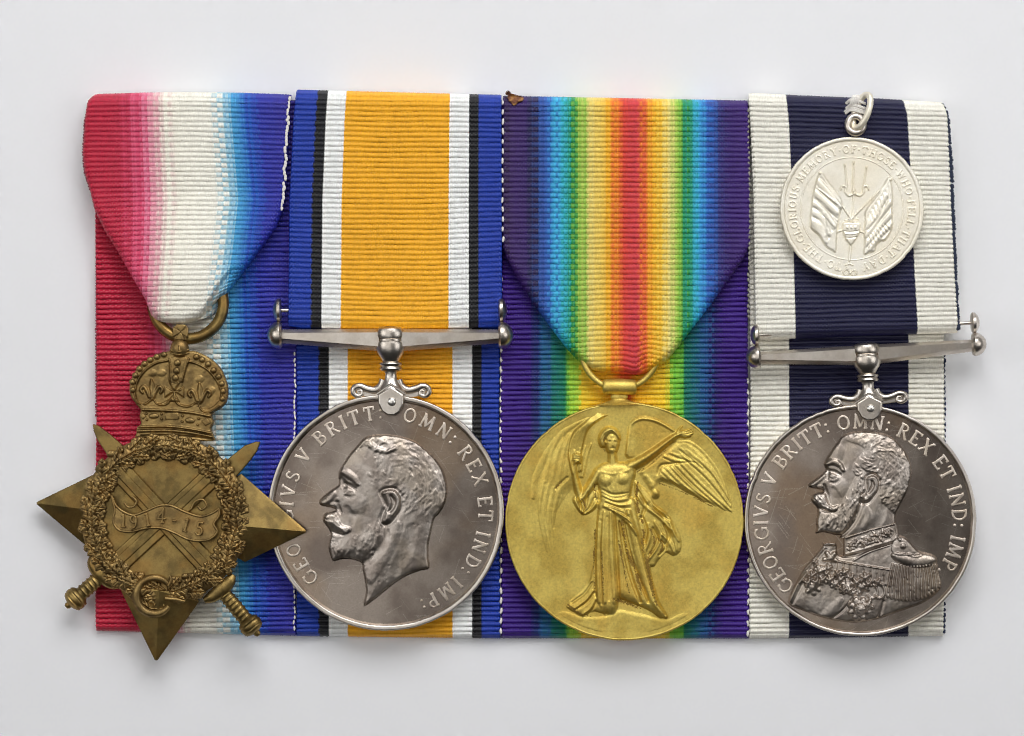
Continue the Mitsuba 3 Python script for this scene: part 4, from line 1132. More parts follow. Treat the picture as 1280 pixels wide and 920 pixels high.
# raised arm to the right, with the open hand
st([(786, 583), (800, 576), (814, 567), (824, 559.5), (833, 552.5), (843, 545)], [7.5, 7.2, 6.4, 5.6, 4.9, 3.8], 7.0, mode='max')
st([(846, 544), (851, 541.5)], [3.8, 3.4], 6.4, mode='max')
for a_, b_, c_ in [((845, 542), (848.5, 537), (852.5, 532.5)), ((850, 540), (857, 538.5), (864, 536)), ((851, 541.5), (859, 541), (866, 538.6)), ((851, 543), (859, 543.6), (866, 541.6)), ((850, 544.6), (857, 546), (863, 545))]:
    st([a_, b_, c_], [1.7, 1.45, 1.1], 5.4, mode='max')
st([(794, 592), (812, 580), (832, 562), (846, 551)], 1.5, -1.4)
# arm holding the palm, fist and fingers, hanging sleeve
st([(748, 590), (740, 604), (731, 618), (726, 624)], [6.8, 6.4, 5.8, 5.0], 7.0, mode='max')
st([(726, 624), (721, 606), (718, 590), (719, 577)], [5.2, 5.0, 4.2, 3.6], 5.8, mode='max')
rl.inflate(rl.mask([(714, 574), (715, 568), (720, 565), (726, 567), (727.5, 573), (725, 579), (719, 581)]), 6.8, 4.5)
for k in range(4):
    st([(715.5 + 0.8 * k, 569 + 3 * k), (720 + 0.8 * k, 568.4 + 3 * k), (725 + 0.3 * k, 570 + 2.8 * k)], [1.1, 1.4, 1.0], 1.5)
    st([(715.5 + .8 * k, 570.6 + 3 * k), (725 + .3 * k, 571.4 + 2.8 * k)], .6, -1.0)
st([(717.5, 580), (721, 576), (725, 577)], [1.3, 1.5, 1.1], 1.4)
sl = rl.mask([(722, 618), (732, 622), (742, 612), (748, 618), (746, 632), (738, 640), (728, 643), (722, 636), (716, 624)])
rl.inflate(sl, 3.2, 5)
for q in [[(718, 624), (724, 636), (730, 642)], [(734, 640), (741, 634), (747, 626)], [(724, 622), (728, 632), (727, 641)]]:
    st(q, [1.3, 2.0, 1.2], 1.6)
for q in [[(721, 622), (726, 634), (726, 641)], [(730, 641), (738, 634), (743, 622)], [(735, 616), (733, 628), (731, 638)]]:
    st(q, [1.3, 1.9, 1.1], -2.4)
st([(745, 606), (743, 616), (746, 628)], 1.6, -2.0)
rr = np.hypot(rl.X - 780.5, rl.Y - 651.5)
rl.H *= np.clip((144 - rr) / 3, 0, 1)
body = rl.H > 0.12
rl.grain(0.2, 3.2, 6, body)
rl.blur(0.75)
rl.H *= 1.12
dm = np.zeros_like(rl.H)
keep, rl.H = rl.H, dm
for q, w in [([(797, 602), (796, 622), (798, 640)], 2.2), ([(801, 646), (804, 662), (803, 684), (809, 706), (814, 732), (820, 756)], 2.6), ([(812, 660), (818, 676), (809, 700)], 2.2), ([(777, 652), (784, 688), (794, 714), (802, 742)], 2.4), ([(773, 676), (780, 712), (786, 740)], 1.8),
             ([(744, 662), (742, 704), (743, 740)], 1.6), ([(752, 690), (754, 742)], 1.5), ([(768, 748), (782, 753), (800, 760)], 2.6), ([(822, 672), (828, 682), (822, 694)], 1.8), ([(726, 622), (732, 634), (726, 642)], 1.8), ([(743, 606), (745, 626)], 1.8), ([(796, 590), (812, 581), (832, 563)], 1.3),
             ([(824, 604), (844, 611), (866, 621), (890, 633)], 1.2), ([(756, 546), (753, 556), (757, 566)], 1.6), ([(695, 610), (702, 602)], 1.5), ([(710, 756), (724, 766), (738, 770)], 1.8)]:
    rl.stroke(q, w * 1.35, 1.0, mode='max')
for x, y, w in [(716, 518, 9), (740, 512, 7), (800, 510, 9), (826, 516, 9), (852, 528, 8), (700, 528, 8), (684, 542, 6), (742, 785, 9), (760, 791, 8), (720, 776, 7), (800, 788, 8)]:
    rl.blob(x, y, w, w * .6, 0.62, 0.3, 'max')
crumbs = 0.6 * meshkit.fbm(np.stack([rl.X / 1.5, rl.Y / 1.5, 0 * rl.X], -1), 3, 41) + 0.4 * meshkit.fbm(np.stack([rl.X / 9, rl.Y / 9, 0 * rl.X], -1), 2, 43)
grime = (dm * 0.45 + crumbs * 1.0 > 0.80) & (dm > 0.05) & (rr < 144.5)
rl.H = keep + 0.18 + 0.5 * (crumbs - 0.4)
add(D2 + '__grime', rl.mesh(grime, 37.0), 'brown_grime', smooth=True, label='dark brown dirt caught in the folds', kind='stuff')
rl.H = keep
add(D2 + '__winged_figure', rl.mesh(rl.H > 0.05, 37.0, 0.5), 'gilt_metal', smooth=True)

# ============ small pale silver medal tied to the navy ribbon
D4 = 'small_silver_medal'
labels[D4] = {'label': 'small pale silver medal with two flags and a shield, tied to the navy ribbon', 'category': 'medal', 'group': 'medals'}
C4 = (1063.7, 261.3)
tilt4 = lambda v: np.stack([v[:, 0], v[:, 1], v[:, 2] + (C4[1] - v[:, 1]) * -0.05], 1)
disc(D4, *C4, 89.5, 41, 50, 5.6, 2.0, 'pale_silver_metal', 'pale_silver_metal', warp=tilt4, seed=25, dish=0.2)
cst = [(C4[0] + 64 * math.cos(a), C4[1] + 64 * math.sin(a), 50.0) for a in np.linspace(0, 2 * np.pi, 121)[:-1]]
add(D4 + '__inner_ring', tube(cst, 1.0, 8, closed=True), 'pale_silver_metal', smooth=60, warp=tilt4)
ring_text('TO·THE·GLORIOUS·MEMORY·OF·THOSE·WHO·FELL·THAT·DAY', *C4, 69.6, 9.6, -170.5, 170.5, 50.2, D4 + '__letter', 'pale_silver_metal', depth=2.0, weight=1.2, warp=tilt4, gap=0.2, bevel=0.5)
rl = Relief(1004, 196, 1124, 356, 0.5)
ZA, ZB = zmap(965, 165, 9.2), zmap(1060, 260, 9.2)
A4, B4 = zmap(965, 260, 9.2), zmap(1060, 165, 9.2)
flag1 = A4([(440, 20), (470, -190), (545, -400), (640, -290), (770, -120), (800, -20), (770, 60), (745, 200), (728, 340), (718, 505), (680, 490), (610, 450), (565, 380), (530, 320), (470, 270), (432, 220), (430, 130)])
flag2 = ZB([(190, 40), (260, -60), (330, -150), (400, -260), (460, -350), (490, -240), (500, -120), (490, 0), (495, 120), (490, 240), (420, 370), (360, 385), (310, 440), (290, 500), (240, 515), (170, 535), (178, 400), (172, 280), (185, 150)])
for fl, fold in ((flag1, A4), (flag2, ZB)):
    fm = rl.mask(fl, n=5)
    rl.inflate(fm, 2.6, 2.2)
f1 = rl.mask(flag1)
f2 = rl.mask(flag2)
for q in [[(455, -60), (560, 30), (700, 210)], [(450, 40), (540, 120), (640, 300)], [(480, -180), (600, -60), (740, 60)], [(520, -300), (640, -160), (760, -10)], [(440, 150), (520, 220), (600, 390)]]:
    st_ = A4(q)
    rl.stroke(st_, [4, 6.0, 4], 1.3, within=f1)
    rl.stroke([(x + 4, y - 4) for x, y in st_], [2, 3, 2], -0.6, within=f1)
rl.stroke(A4([(470, 0), (560, 80), (690, 230)]), 0.6, -1.2, within=f1)
rl.stroke(A4([(520, -60), (620, 30), (740, 130)]), 0.6, -1.0, within=f1)
rl.stroke(A4([(600, 330), (600, 180), (580, 60)]), [1.4, 2.0, 1.4], 1.0, within=f1)
for k in range(10):
    rl.stroke(A4([(500 + 22 * k, -230 + 18 * k), (540 + 22 * k, -200 + 18 * k)]), 1.2, 0.7, within=f1)
for q in [[(190, 230), (300, 80), (420, -140)], [(185, 330), (330, 120), (470, -60)], [(180, 430), (320, 250), (490, 60)], [(230, 480), (330, 330), (480, 190)]]:
    st_ = ZB(q)
    rl.stroke(st_, [3, 5.0, 3], 1.1, within=f2)
    rl.stroke([(x + 3.4, y + 3) for x, y in st_], [1.5, 2.4, 1.5], -0.6, within=f2)
for k in range(14):
    t = k / 13
    rl.stroke(ZB([(240 + 230 * t, 60 - 320 * t), (270 + 210 * t, 150 - 300 * t)]), 0.9, 0.6 if k % 2 else -0.5, within=f2)
    rl.stroke(ZB([(220 + 200 * t, 330 - 150 * t), (250 + 220 * t, 430 - 190 * t)]), 0.9, 0.6 if k % 2 else -0.5, within=f2)
fl = rl.H > 0.2
rl.blur(0.55)
# flag poles crossing over the shield
for p0, p1 in [(ZA([(540, 480)])[0], (1064.5, 277.5)), (B4([(480, 555)])[0], (1059.5, 277.5))]:
    rl.stroke([p0, p1], [0.9, 1.1], 2.6, mode='max', sharp=0.5)
    rl.blob(p0[0], p0[1], 2.0, 2.0, 2.6)
# trident sword
rl.stroke([(1064.7, 240), (1066, 204)], [1.4, 1.0], 2.2, mode='max', sharp=0.5)
rl.stroke([(1057.3, 233), (1055, 206)], [1.3, .9], 2.0, mode='max', sharp=0.5)
rl.stroke([(1078.5, 233), (1082, 209)], [1.3, .9], 2.0, mode='max', sharp=0.5)
for x, y in [(1066, 204), (1055, 207), (1082, 210)]:
    rl.blob(x, y, 1.7, 2.6, 1.4)
for sg, cx in ((-1, 1061), (1, 1073)):
    rl.stroke([(1066.5, 243), (cx + 1 * sg, 245), (cx + 5.5 * sg, 240), (cx + 4.5 * sg, 234.5), (cx + 9.5 * sg, 233.5), (cx + 11.5 * sg, 237.5)], [1.6, 1.7, 1.7, 1.5, 1.4, 1.4], 2.4, mode='max', sharp=0.6)
rl.blob(1066.5, 240, 2.6, 4.2, 2.2)
rl.stroke([(1066, 244), (1064.3, 262), (1063.2, 274)], [1.3, 1.2, 1.2], 2.2, mode='max', sharp=0.5)
sh = rl.mask(Polygon([(1051.5, 280), (1053.5, 278), (1063, 278.5), (1072.5, 278.5), (1074.5, 281), (1073, 292), (1068, 301), (1062, 308), (1055.5, 300), (1052, 290)]), False)
rl.H = np.where(sh, np.minimum(rl.H, 1.0), rl.H)
rl.inflate(sh, 3.6, 2.2)
for x in (1057.5, 1062.5, 1067.5):
    rl.blob(x, 285, 2.0, 2.4, 0.9)
for y in (289.5, 292.5, 297):
    rl.stroke([(1053.5, y), (1061, y + 1), (1072, y - .5)], 0.7, -1.0 if y != 292.5 else 0.8, within=sh)
rl.stroke([(1056, 276), (1063, 273), (1071, 275)], [1.5, 2, 1.4], 2.0, mode='max')
rl.stroke([(1062, 307), (1060, 326)], [1.6, 1.8], 2.0, mode='max', sharp=0.5)
rl.stroke([(1055.5, 332), (1060, 330), (1064.5, 332)], [1.3, 1.6, 1.3], 1.9, mode='max')
rl.stroke([(1056, 337), (1052.5, 341), (1056, 345), (1061, 341.5), (1066, 338), (1069, 342), (1064.5, 345), (1060, 340), (1057, 336)], 1.3, 1.9, mode='max')
rl.stroke([(1046.5, 290), (1052, 288)], 1.2, 1.6, mode='max')
rl.stroke([(1079.5, 292), (1074, 290)], 1.2, 1.6, mode='max')
rl.blur(0.28)
add(D4 + '__flags_and_shield', rl.mesh(rl.H > 0.08, 50.2, 0.5), 'pale_silver_metal', smooth=True, warp=tilt4)
lp = [(1068.5 + 9.8 * math.cos(a), 156.5 + 10.5 * math.sin(a), 47 + 1.5 * math.sin(a)) for a in np.linspace(0, 2 * np.pi, 37)[:-1]]
add(D4 + '__loop', tube(lp, 4.3, 12, closed=True), 'silver_rim_metal', smooth=60)
th = math.radians(-70)
jr = []
for a in np.linspace(0, 2 * np.pi, 41)[:-1]:
    u, w = 22 * math.cos(a), 7.5 * math.sin(a)
    jr.append((1076 + u * math.cos(th) - w * math.sin(th) * 1.0, 140 + u * math.sin(th) + w * math.cos(th), 48 + 9 * math.sin(a)))
add(D4 + '__jump_ring', tube(jr, 4.0, 12, closed=True), 'pale_silver_metal', smooth=60)
rng = np.random.default_rng(3)
thr = []
for k in range(9):
    y0 = 126 + 15 * k / 8 + rng.normal(0, .6)
    e = rng.uniform(-1, 1)
    p = spline([(1057 + rng.uniform(-1.5, 2), y0 + 1.5, 36), (1063, y0 - 2.5 + e, 42), (1071, y0 - 1 + e, 44.5), (1079, y0 + 1.5, 43), (1081, y0 + 2, 40)], 5, False)
    thr.append(tube(p, 1.25, 7))
for k in range(5):
    p = spline([(1060 + 3 * k, 139, 37), (1062 + 2.6 * k, 130, 45), (1065 + 2 * k, 122, 44), (1067 + 2 * k, 119.5, 36)], 5, False)
    thr.append(tube(p, 1.2, 7))
add(D4 + '__thread', thr, 'white_thread', smooth=60)
labels[D4 + '__thread'] = {'label': 'white sewing thread lashing'}

# ============ bronze star
D0 = 'star_medal'
labels[D0] = {'label': 'dark bronze four pointed star medal with crown, wreath and crossed swords', 'category': 'medal', 'group': 'medals'}
tilt0 = lambda v: np.stack([v[:, 0], v[:, 1], v[:, 2] + 0.085 * (v[:, 0] - 200)], 1)
ac = lambda name, m, mt='bronze_metal', smooth=30: add(f'{D0}__{name}', m, mt, smooth=smooth, warp=tilt0)
OC = (206, 648)


def tip(x, y, r, n=7):
    return [(x + r * math.cos(a), y + r * math.sin(a)) for a in np.linspace(0, 2 * np.pi, n + 1)[:-1]]


for tx, ty, ca, cb in [(47, 629.5, (117, 593), (116, 690)), (380.5, 663.5, (302, 592), (307, 702)), (195.5, 823, (151, 738), (249, 752))]:
    # the ray's flanks run on under the wreath; a sharp ridge from tip to centre
    pts = []
    for x, y in tip(tx, ty, 2.6):
        pts += [(x, y, 30), (x, y, 36.0)]
    Lr_ = np.hypot(OC[0] - tx, OC[1] - ty)
    rd = np.array([tx, ty]) + (np.array(OC) - (tx, ty)) * (Lr_ - 90) / Lr_
    for c in (ca, cb):
        e = np.array(c) + (np.array(OC) - c) * 0.12
        pts += [(c[0], c[1], 30), (c[0], c[1], 36.0), (e[0], e[1], 30), (e[0], e[1], 36)]
    pts += [(tx + (OC[0] - tx) * 0.015, ty + (OC[1] - ty) * 0.015, 38.0), (rd[0], rd[1], 51.5)]
    ac('ray', hull(pts), smooth=12)
ring = lambda r, n=96: Polygon([(OC[0] + r * math.cos(a), OC[1] + r * math.sin(a)) for a in np.linspace(0, 2 * np.pi, n + 1)[:-1]])
ac('body', plate(ring(100), 30, 42, 1.2))
# sunk centre: sheet with a slight dish
rl = Relief(120, 562, 294, 734, 1.2)
rr = np.hypot(rl.X - OC[0], rl.Y - OC[1])
rl.H = 1.2 * (rr / 80) ** 4
rl.grain(0.25, 14, 2)
ac('centre_field', rl.mesh(rr < 84, 42.6), smooth=True)
# swords: blade across the field, tip, guard, grip, pommel
sw = []
for (a, b), tp, gd, (g0, g1), gl in [
    (((264, 597), (146, 706)), Polygon([(326.5, 552), (321, 551.5), (306, 557), (290, 570), (274, 584), (292, 600), (303, 588), (315, 574), (322, 564)]), [(115.5, 694), (117, 706), (126, 717), (136, 727), (146, 734)], ((131, 716), (92.5, 750)), 1),
    (((148, 586), (264, 710)), Polygon([(115.5, 530), (123, 532), (138, 543), (154, 557), (162, 566), (146, 580), (133, 567), (121, 549), (117, 539)]), [(256, 750), (268, 744), (280, 734), (287, 727), (293, 718)], ((281, 741), (315.5, 782.5)), 2)]:
    k = num(D0 + '__sword')
    pa, pb = np.array(a, float), np.array(b, float)
    d = (pb - pa) / np.linalg.norm(pb - pa)
    n = np.array([-d[1], d[0]])
    put = lambda nm, m, sm=30, mt='bronze_metal': add(f'{k}__{nm}', m, mt, smooth=sm, warp=tilt0)
    strip = lambda w0, w1, z0, z1, bv: plate(Polygon([tuple(pa + n * w0), tuple(pb + n * w0), tuple(pb + n * w1), tuple(pa + n * w1)]), z0, z1, bv)
    zb = 43.6 if gl == 1 else 44.6
    put('blade', [strip(-13.5, 13.5, 41, zb + 4.0, 2.4), strip(-4.5, 6.5, 43, zb + 6.2, 1.6)])
    c = np.array(tp.centroid.coords[0])
    tpm = plate(tp.buffer(-1).buffer(1), 33, 40.5, 1.5)
    put('blade_tip', [tpm])
    gz = 41.0
    gp = np.hstack([spline(gd, 6, False), np.full((6 * (len(gd) - 1) + 1, 1), gz)])
    put('guard', tube(gp, np.interp(np.linspace(0, 1, len(gp)), [0, .15, .5, .85, 1], [3.5, 7, 10.5, 7, 3.5]), 14, True, 0.8), 60)
    u0, u1 = np.array(g0, float), np.array(g1, float)
    L = np.linalg.norm(u1 - u0)
    pr = []
    for t in np.linspace(0, L - 10, 49):
        ph = (t / 6.4) % 1
        pr.append((t, 8.6 - 0.35 * math.cos(t / L * 6) + (1.5 * math.exp(-((ph - 0.5) / 0.16) ** 2))))
    put('grip', lathe(pr, (*u0, 39), (*(u1 - u0), 0), 22, 0.75), 40)
    put('pommel', lathe([(L - 12, 9), (L - 9, 13.2), (L - 6.5, 14.6), (L - 5, 13.6), (L - 3.6, 14.8), (L - 1.5, 14.9), (L + 1, 14.6), (L + 2, 13.4), (L + 3.5, 14.2), (L + 6, 12), (L + 8, 8), (L + 9, 4.4), (L + 12, 4.2), (L + 14, 2.4), (L + 14.3, 0.2)], (*u0, 38), (*(u1 - u0), 0), 26, 0.75), 40)
# laurel and oak wreath of separate leaves and acorns
bd = [(OC[0] + 90 * math.cos(a), OC[1] + 90 * math.sin(a), 41.5) for a in np.linspace(0, 2 * np.pi, 121)[:-1]]
wk = D0 + '__wreath'
add(wk, tube(bd, 14.5, 14, closed=True, squash=0.33), 'bronze_relief_metal', smooth=60, warp=tilt0)


def leaf(L, Wd, lobes, seed):
    lr = Relief(-L / 2 - 1, -Wd - 1, L / 2 + 1, Wd + 1, 0.55)
    t = np.linspace(0, 1, 31)
    w = Wd * np.sin(np.pi * np.clip(t, 0, 1) ** 0.8) ** 0.7 * (0.74 + 0.26 * np.cos(2 * np.pi * lobes * t + 2.6)) + 0.3
    up = np.stack([(t - .5) * L, w], 1)
    pg = Polygon(np.vstack([up, np.stack([(t - .5) * L, -w], 1)[::-1]])).buffer(0)
    pg = pg.buffer(-0.9).buffer(1.5, quad_segs=4)
    m = lr.mask(pg, False)
    lr.inflate(m, 2.8, Wd * .55)
    lr.stroke([(-L / 2, 0), (0, .3), (L / 2, 0)], 1.3, -1.9, within=m)
    for q in np.linspace(.2, .85, lobes + 1):
        for sg in (-1, 1):
            lr.stroke([((q - .5) * L - 1, 0), ((q - .5) * L + 3.0, sg * Wd * .7)], .8, -0.8, within=m)
    lr.H += np.where(m, 0.8 * np.sin(lr.X / L * 3 + seed) - 0.02 * lr.Y ** 2, 0)
    return lr.mesh(m, 0, 1.8)


rng = np.random.default_rng(77)
LEAVES = [leaf(28, 8.8, 3, 0), leaf(26, 8.4, 3, 1.5), leaf(30, 9.2, 3, 3)]
LV = [mikit.ply(tm(m.vertices * S * np.array([1, -1, 1]), m.faces[:, ::-1]), 'bronze_relief_metal', smooth=True) for m in LEAVES]
acorn = trimesh.util.concatenate([ball((0, 0, 0), 4.1, 0.8, 2), ball((-2.6, 0, -.4), 4.2, 0.75, 2)])
AC = mikit.ply(tm(acorn.vertices * S * np.array([1, -1, 1]), acorn.faces[:, ::-1]), 'bronze_relief_metal', smooth=60)


def put_at(key, src, x, y, z, ang, tx=0.0, ty=0.0, sc=1.0):
    z = z + 0.085 * (x - 200)
    scene[num(key)] = {**src, 'to_world': T().translate([(x - 640) * S, (460 - y) * S, z * S]) @ T().rotate([0, 0, 1], -math.degrees(ang)) @ T().rotate([1, 0, 0], tx) @ T().rotate([0, 1, 0], ty) @ T().scale(sc)}


for i in range(24):
    base = math.radians(-90 + (i + 0.5) * 360 / 24)
    side = 1 if math.cos(base) > 0 else -1          # both halves climb from the foot to the top
    for r_, da, off, z in [(98, 0.0, 0.5, 47.6), (90.5, 0.14, 0.0, 50.4), (82.5, 0.02, -0.5, 47.8)]:
        if math.sin(base) > 0.93 and r_ > 85:
            z -= 1.5
        a = base + side * -da + rng.normal(0, 0.02)
        tang = a - side * math.pi / 2
        put_at(wk + '__leaf', LV[rng.integers(3)], OC[0] + r_ * math.cos(a), OC[1] + r_ * math.sin(a), z + rng.uniform(-.5, .5), tang + side * off * -1 * -1 * (1 if r_ > 90 else 1) + rng.normal(0, .12), rng.normal(0, 7), rng.uniform(-12, -4), rng.uniform(.9, 1.08))
    for r_, z in ((104, 45), (76, 46)):
        a = base + rng.uniform(-.05, .05)
        put_at(wk + '__acorn', AC, OC[0] + r_ * math.cos(a), OC[1] + r_ * math.sin(a), z, a + math.pi / 2 + rng.normal(0, .3), 0, 0, rng.uniform(.8, 1.1))
# date scroll
Z = zmap(30, 360, 1.917)
rl = Relief(134, 606, 284, 686, 0.5)
ban = [(214, 497), (222, 520), (240, 535), (265, 542), (295, 532), (325, 520), (355, 520), (390, 535), (425, 545), (450, 538), (470, 528), (471, 545), (458, 565), (466, 582), (450, 600), (425, 605), (395, 600), (360, 584), (330, 574), (295, 574), (262, 582), (232, 580), (219, 566), (216, 550), (220, 535), (213, 515)]
bm = rl.mask(Z(ban), n=5)
rl.inflate(bm, 3.6, 1.8)
rl.H += np.where(bm, 1.2 * np.sin((rl.X - 140) / 16), 0)
rl.blur(0.3)
sk = D0 + '__date_scroll'
wav = lambda x: 1.2 * math.sin((x - 140) / 16)
hem = []
for q, w in [([(243, 514), (252, 524), (266, 522), (272, 510), (262, 499)], 1.3), ([(212, 497), (216, 506), (224, 522), (242, 536), (266, 543), (296, 533), (326, 521), (355, 521), (390, 536), (425, 546), (452, 539), (471, 527)], 1.5),
             ([(213, 500), (220, 532), (216, 550), (219, 566), (233, 580), (262, 582), (296, 574), (330, 574), (360, 584), (395, 600), (425, 604), (450, 599), (466, 582), (458, 564), (470, 545), (471, 528)], 1.4), ([(403, 528), (414, 510), (432, 506), (440, 520), (428, 530), (420, 522)], 1.3)]:
    p = spline(Z(q), 6, False)
    hem.append(tube([(x, y, 52.6 + wav(x)) for x, y in p], w * 1.15, 8))
add(sk, [rl.mesh(bm, 49.2, 5.0)] + hem, 'bronze_relief_metal', smooth=50, warp=tilt0)
for ch, x, y, a in [('1', 241, 556, 2), ('9', 266, 559, -8), ('1', 299, 553, -10), ('4', 332, 545, 4), ('-', 363, 555, 14), ('1', 392, 566, 16), ('5', 424, 575, 10)]:
    px, py = Z([(x, y)])[0]
    g, _ = glyph(ch, 17.0, 1.3)
    g = affinity.translate(affinity.rotate(affinity.translate(affinity.scale(g, 1, -1, origin=(0, 0)), 0, 8.5), a, origin=(0, 0)), px, py)
    add(sk + '__digit', plate(g, 49.5, 57.2 + wav(px), 1.0, 3), 'bronze_relief_metal', smooth=40, warp=tilt0)
# entwined cypher at the foot
cy = (194, 744)
ca_ = [(cy[0] + 22.5 * math.cos(a), cy[1] + 22.5 * math.sin(a), 50) for a in np.linspace(math.radians(35), math.radians(325), 50)]
ck = D0 + '__cypher'
cmesh = [tube(ca_, np.interp(np.linspace(0, 1, 50), [0, .1, .5, .9, 1], [3.0, 4.6, 5.6, 4.4, 2.6]), 14),
         tube([(212, 731, 51), (216, 723, 52), (213.5, 718, 51.5)], [3, 2.4, 1.0], 10), tube([(208, 747, 50), (222, 748.5, 50), (232, 751, 49)], [2.6, 2.4, 1.6], 10)]
rl = Relief(170, 720, 218, 768, 0.5)
cm = np.hypot(rl.X - cy[0], rl.Y - cy[1]) < 20
rl.H[cm] = 0.6
for q in [[(186, 734), (190, 746), (194, 756)], [(194, 756), (200, 744), (207, 737)], [(180, 740), (182, 750), (186, 757)], [(190, 731), (198, 733), (196, 741), (189, 743)], [(197, 743), (204, 752), (206, 757)], [(179, 753), (190, 760), (204, 760)], [(182, 731), (187, 729), (192, 730)], [(201, 732), (206, 736)]]:
    rl.stroke(q, 1.8, 2.4)
rl.grain(0.5, 3, 8, cm)
rl.blur(0.25)
cmesh.append(rl.mesh(cm, 44.5))
ac('cypher', cmesh, 'bronze_relief_metal', 50)
# crown
Z = zmap(150, 370, 5.11)
cro = sm_poly(Z([(318, 352), (250, 368), (180, 406), (118, 458), (78, 520), (62, 590), (74, 645), (108, 695), (134, 728), (128, 770), (136, 815), (112, 840), (106, 880), (110, 905), (240, 905), (400, 915), (596, 925), (602, 890), (588, 850), (604, 805), (592, 770), (606, 742), (645, 720), (684, 680), (697, 620), (690, 560), (660, 480), (610, 420), (550, 380), (480, 352), (400, 350)]), 5)
rl = Relief(158, 432, 292, 552, 0.55)
cmk = rl.mask(cro)
rl.inflate(cmk, 4.0, 3.0)
inner = rl.mask(Z([(110, 660), (105, 600), (125, 530), (175, 470), (240, 430), (300, 418), (318, 420), (322, 540), (330, 560), (345, 600), (395, 600), (405, 540), (440, 430), (500, 440), (560, 475), (610, 530), (640, 590), (650, 640), (620, 690), (560, 720), (480, 700), (400, 690), (350, 650), (250, 690), (160, 700)]))
rl.H = np.where(inner, 2.2, rl.H)
rl.stroke(Z([(108, 650), (100, 600), (122, 530), (172, 468), (238, 428), (310, 412)]), 1.4, 1.8)
rl.stroke(Z([(450, 420), (505, 436), (565, 470), (615, 525), (648, 590), (655, 650)]), 1.4, 1.8)
rl.stroke(Z([(322, 400), (326, 480), (322, 540)]), 1.5, 2.2)
rl.stroke(Z([(445, 400), (418, 480), (402, 545)]), 1.5, 2.2)
rl.inflate(rl.mask(Z([(330, 395), (436, 395), (410, 480), (396, 548), (330, 548), (333, 470)])), 1.6, 5, mode='add')
for cx_, cy_, k in ((205, 600, 1), (513, 625, 1)):        # fleurs-de-lis
    rl.stroke(Z([(cx_, cy_ - 65), (cx_ + 3, cy_ - 20), (cx_ + 4, cy_ + 55)]), [1.6, 4.4, 2.2], 2.8)
    for sg in (-1, 1):
        rl.stroke(Z([(cx_ + sg * 15, cy_ + 45), (cx_ + sg * 30, cy_ + 5), (cx_ + sg * 52, cy_ - 22), (cx_ + sg * 70, cy_ - 2), (cx_ + sg * 58, cy_ + 18)]), [1.8, 2.6, 2.8, 2.4, 1.8], 2.6)
for q in [[(95, 620), (115, 675), (160, 690), (205, 660)], [(215, 655), (245, 690), (300, 690), (340, 640)], [(350, 640), (375, 690), (440, 705), (490, 680)], [(505, 685), (530, 730), (580, 740), (640, 700)]]:
    rl.stroke(Z(q), 1.2, 2.0)
for q in [[(140, 725), (300, 730), (450, 742), (590, 768)], [(125, 835), (300, 832), (450, 848), (590, 875)], [(112, 862), (300, 858), (450, 872), (600, 898)]]:
    rl.stroke(Z(q), [2.0, 2.2, 2.2, 2.0], 2.2)
rl.stroke(Z([(118, 848), (300, 844), (450, 858), (592, 886)]), 1.2, -2.6, within=cmk)
rl.stroke(Z([(140, 895), (300, 892), (450, 900), (590, 915)]), 2.0, -1.5, within=cmk)
for a, b in [((180, 480), (240, 500)), ((470, 500), (560, 560)), ((250, 460), (290, 520)), ((570, 560), (600, 640))]:
    rl.blob(*Z([((a[0] + b[0]) / 2, (a[1] + b[1]) / 2)])[0], 6.5, 5, 1.2)
cxp = Z([(352, 612)])[0]
for k in range(4):
    a = math.radians(45 + 90 * k + 45)
    w = np.array([math.cos(a), math.sin(a)])
    n_ = np.array([-w[1], w[0]])
    q = np.array(cxp)
    tri = Polygon([tuple(q + w), tuple(q + w * 12 + n_ * 7), tuple(q + w * 12 - n_ * 7)])
    rl.inflate(rl.mask(tri, False), 2.6, 1.8, mode='add')
rl.blob(*cxp, 2.2, 2.2, 1.4)
rl.grain(0.35, 4, 2, cmk)
rl.blur(0.3)
kk = D0 + '__crown'
bodyc = plate(cro.simplify(0.15), 33, 43, 1.4)
add(kk, [bodyc, rl.mesh(rl.mask(cro.buffer(-0.8)), 41.0, 2)], 'bronze_relief_metal', smooth=50, warp=tilt0)
for x, y in [(285, 375), (240, 389), (197, 408), (160, 433), (128, 465), (101, 507), (82, 550), (84, 600), (492, 390), (530, 407), (568, 435), (603, 474), (635, 515), (655, 560), (664, 607), (660, 655)]:
    add(kk + '__pearl', ball((*Z([(x, y)])[0], 46), 4.0, 0.85), 'bronze_relief_metal', smooth=60, warp=tilt0)
for x, y in [(372, 427), (367, 477), (359, 523)]:
    add(kk + '__pearl', ball((*Z([(x, y)])[0], 48), 4.5, 0.8), 'bronze_relief_metal', smooth=60, warp=tilt0)
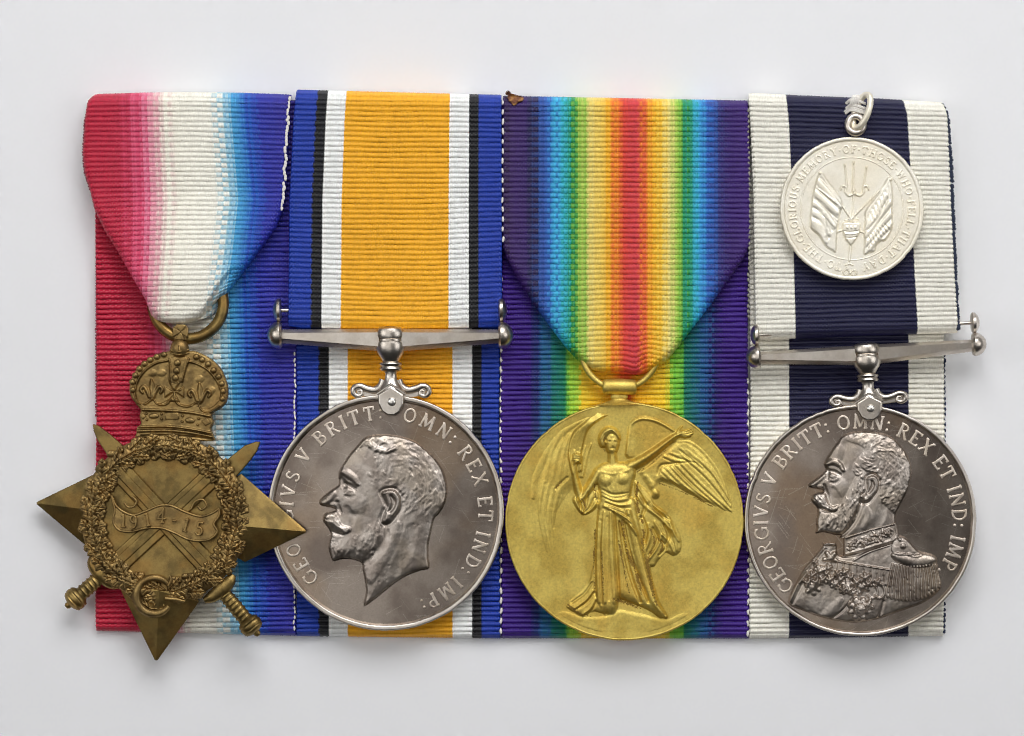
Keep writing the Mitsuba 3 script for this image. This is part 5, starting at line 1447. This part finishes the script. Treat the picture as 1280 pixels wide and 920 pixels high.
for x, y, w, h, a, sh_ in [(220, 766, 6.6, 3.8, 0, 0), (336, 766, 8.6, 4.4, 0, 1), (452, 794, 6.4, 4.0, .1, 0), (556, 803, 6.0, 5.4, .2, 2), (150, 768, 3.6, 4.0, 0, 2), (270, 753, 1.9, 1.9, 0, 0), (270, 785, 1.9, 1.9, 0, 0), (405, 765, 1.9, 1.9, 0, 0), (402, 800, 1.9, 1.9, 0, 0), (508, 782, 1.9, 1.9, 0, 0), (502, 822, 1.9, 1.9, 0, 0), (172, 750, 1.8, 1.8, 0, 0), (176, 790, 1.8, 1.8, 0, 0)]:
    px, py = Z([(x, y)])[0]
    if sh_ == 0:
        m = ball((0, 0, 0), 1.0, 1.0)
        m.vertices = m.vertices * [w, h, 3.0]
    else:
        pg = shapely.box(-w, -h, w, h) if sh_ == 1 else Polygon([(-w, 0), (0, -h), (w, 0), (0, h)])
        m = plate(pg, -1, 2.6, 1.4)
    m.vertices = np.stack([m.vertices[:, 0] * math.cos(a) - m.vertices[:, 1] * math.sin(a) + px, m.vertices[:, 0] * math.sin(a) + m.vertices[:, 1] * math.cos(a) + py, m.vertices[:, 2] + 45.6], 1)
    add(kk + '__jewel', m, 'bronze_relief_metal', smooth=40, warp=tilt0)
oc = Z([(386, 334)])[0]
orb = [ball((*oc, 44), 11.8, 0.8, 3), tube([(oc[0] - 11.6, oc[1] + 2, 47), (oc[0], oc[1] + 4.2, 53), (oc[0] + 11.6, oc[1] + 2, 47)], 1.5, 8), tube([(oc[0] - 11.4, oc[1] + 6, 46), (oc[0], oc[1] + 8, 51.5), (oc[0] + 11.2, oc[1] + 6, 46)], 1.3, 8),
       tube([(oc[0] - 1, oc[1] - 9, 47), (oc[0], oc[1] - 2, 53), (oc[0] + .5, oc[1] + 3, 53.4)], 1.5, 8)]
add(kk + '__orb', orb, 'bronze_relief_metal', smooth=50, warp=tilt0)
qc = np.array(Z([(392, 232)])[0])
crs = []
for k in range(4):
    a = math.radians(90 * k + 3)
    w, n_ = np.array([math.cos(a), math.sin(a)]), np.array([-math.sin(a), math.cos(a)])
    crs.append(plate(Polygon([tuple(qc + w * 0.3 + n_ * 1.2), tuple(qc + w * 0.3 - n_ * 1.2), tuple(qc + w * 9.6 - n_ * 6.6), tuple(qc + w * 9.6 + n_ * 6.6)]).buffer(0), 40, 49, 1.4))
crs.append(plate(shapely.box(qc[0] - 8, qc[1] - 8, qc[0] + 8, qc[1] + 10), 38, 45.5, 1.0))
add(kk + '__cross', crs, 'bronze_relief_metal', smooth=40, warp=tilt0)
rg = [(235 + 44 * math.cos(a), 380 + 43.5 * math.sin(a), 36 + 5 * math.sin(a) - 0.085 * (34 + 44 * math.cos(a))) for a in np.linspace(0, 2 * np.pi, 73)[:-1]]
ac('ring', tube([(x, y, z - 5) for x, y, z in rg], 7.2, 14, closed=True), 'bronze_metal', 60)
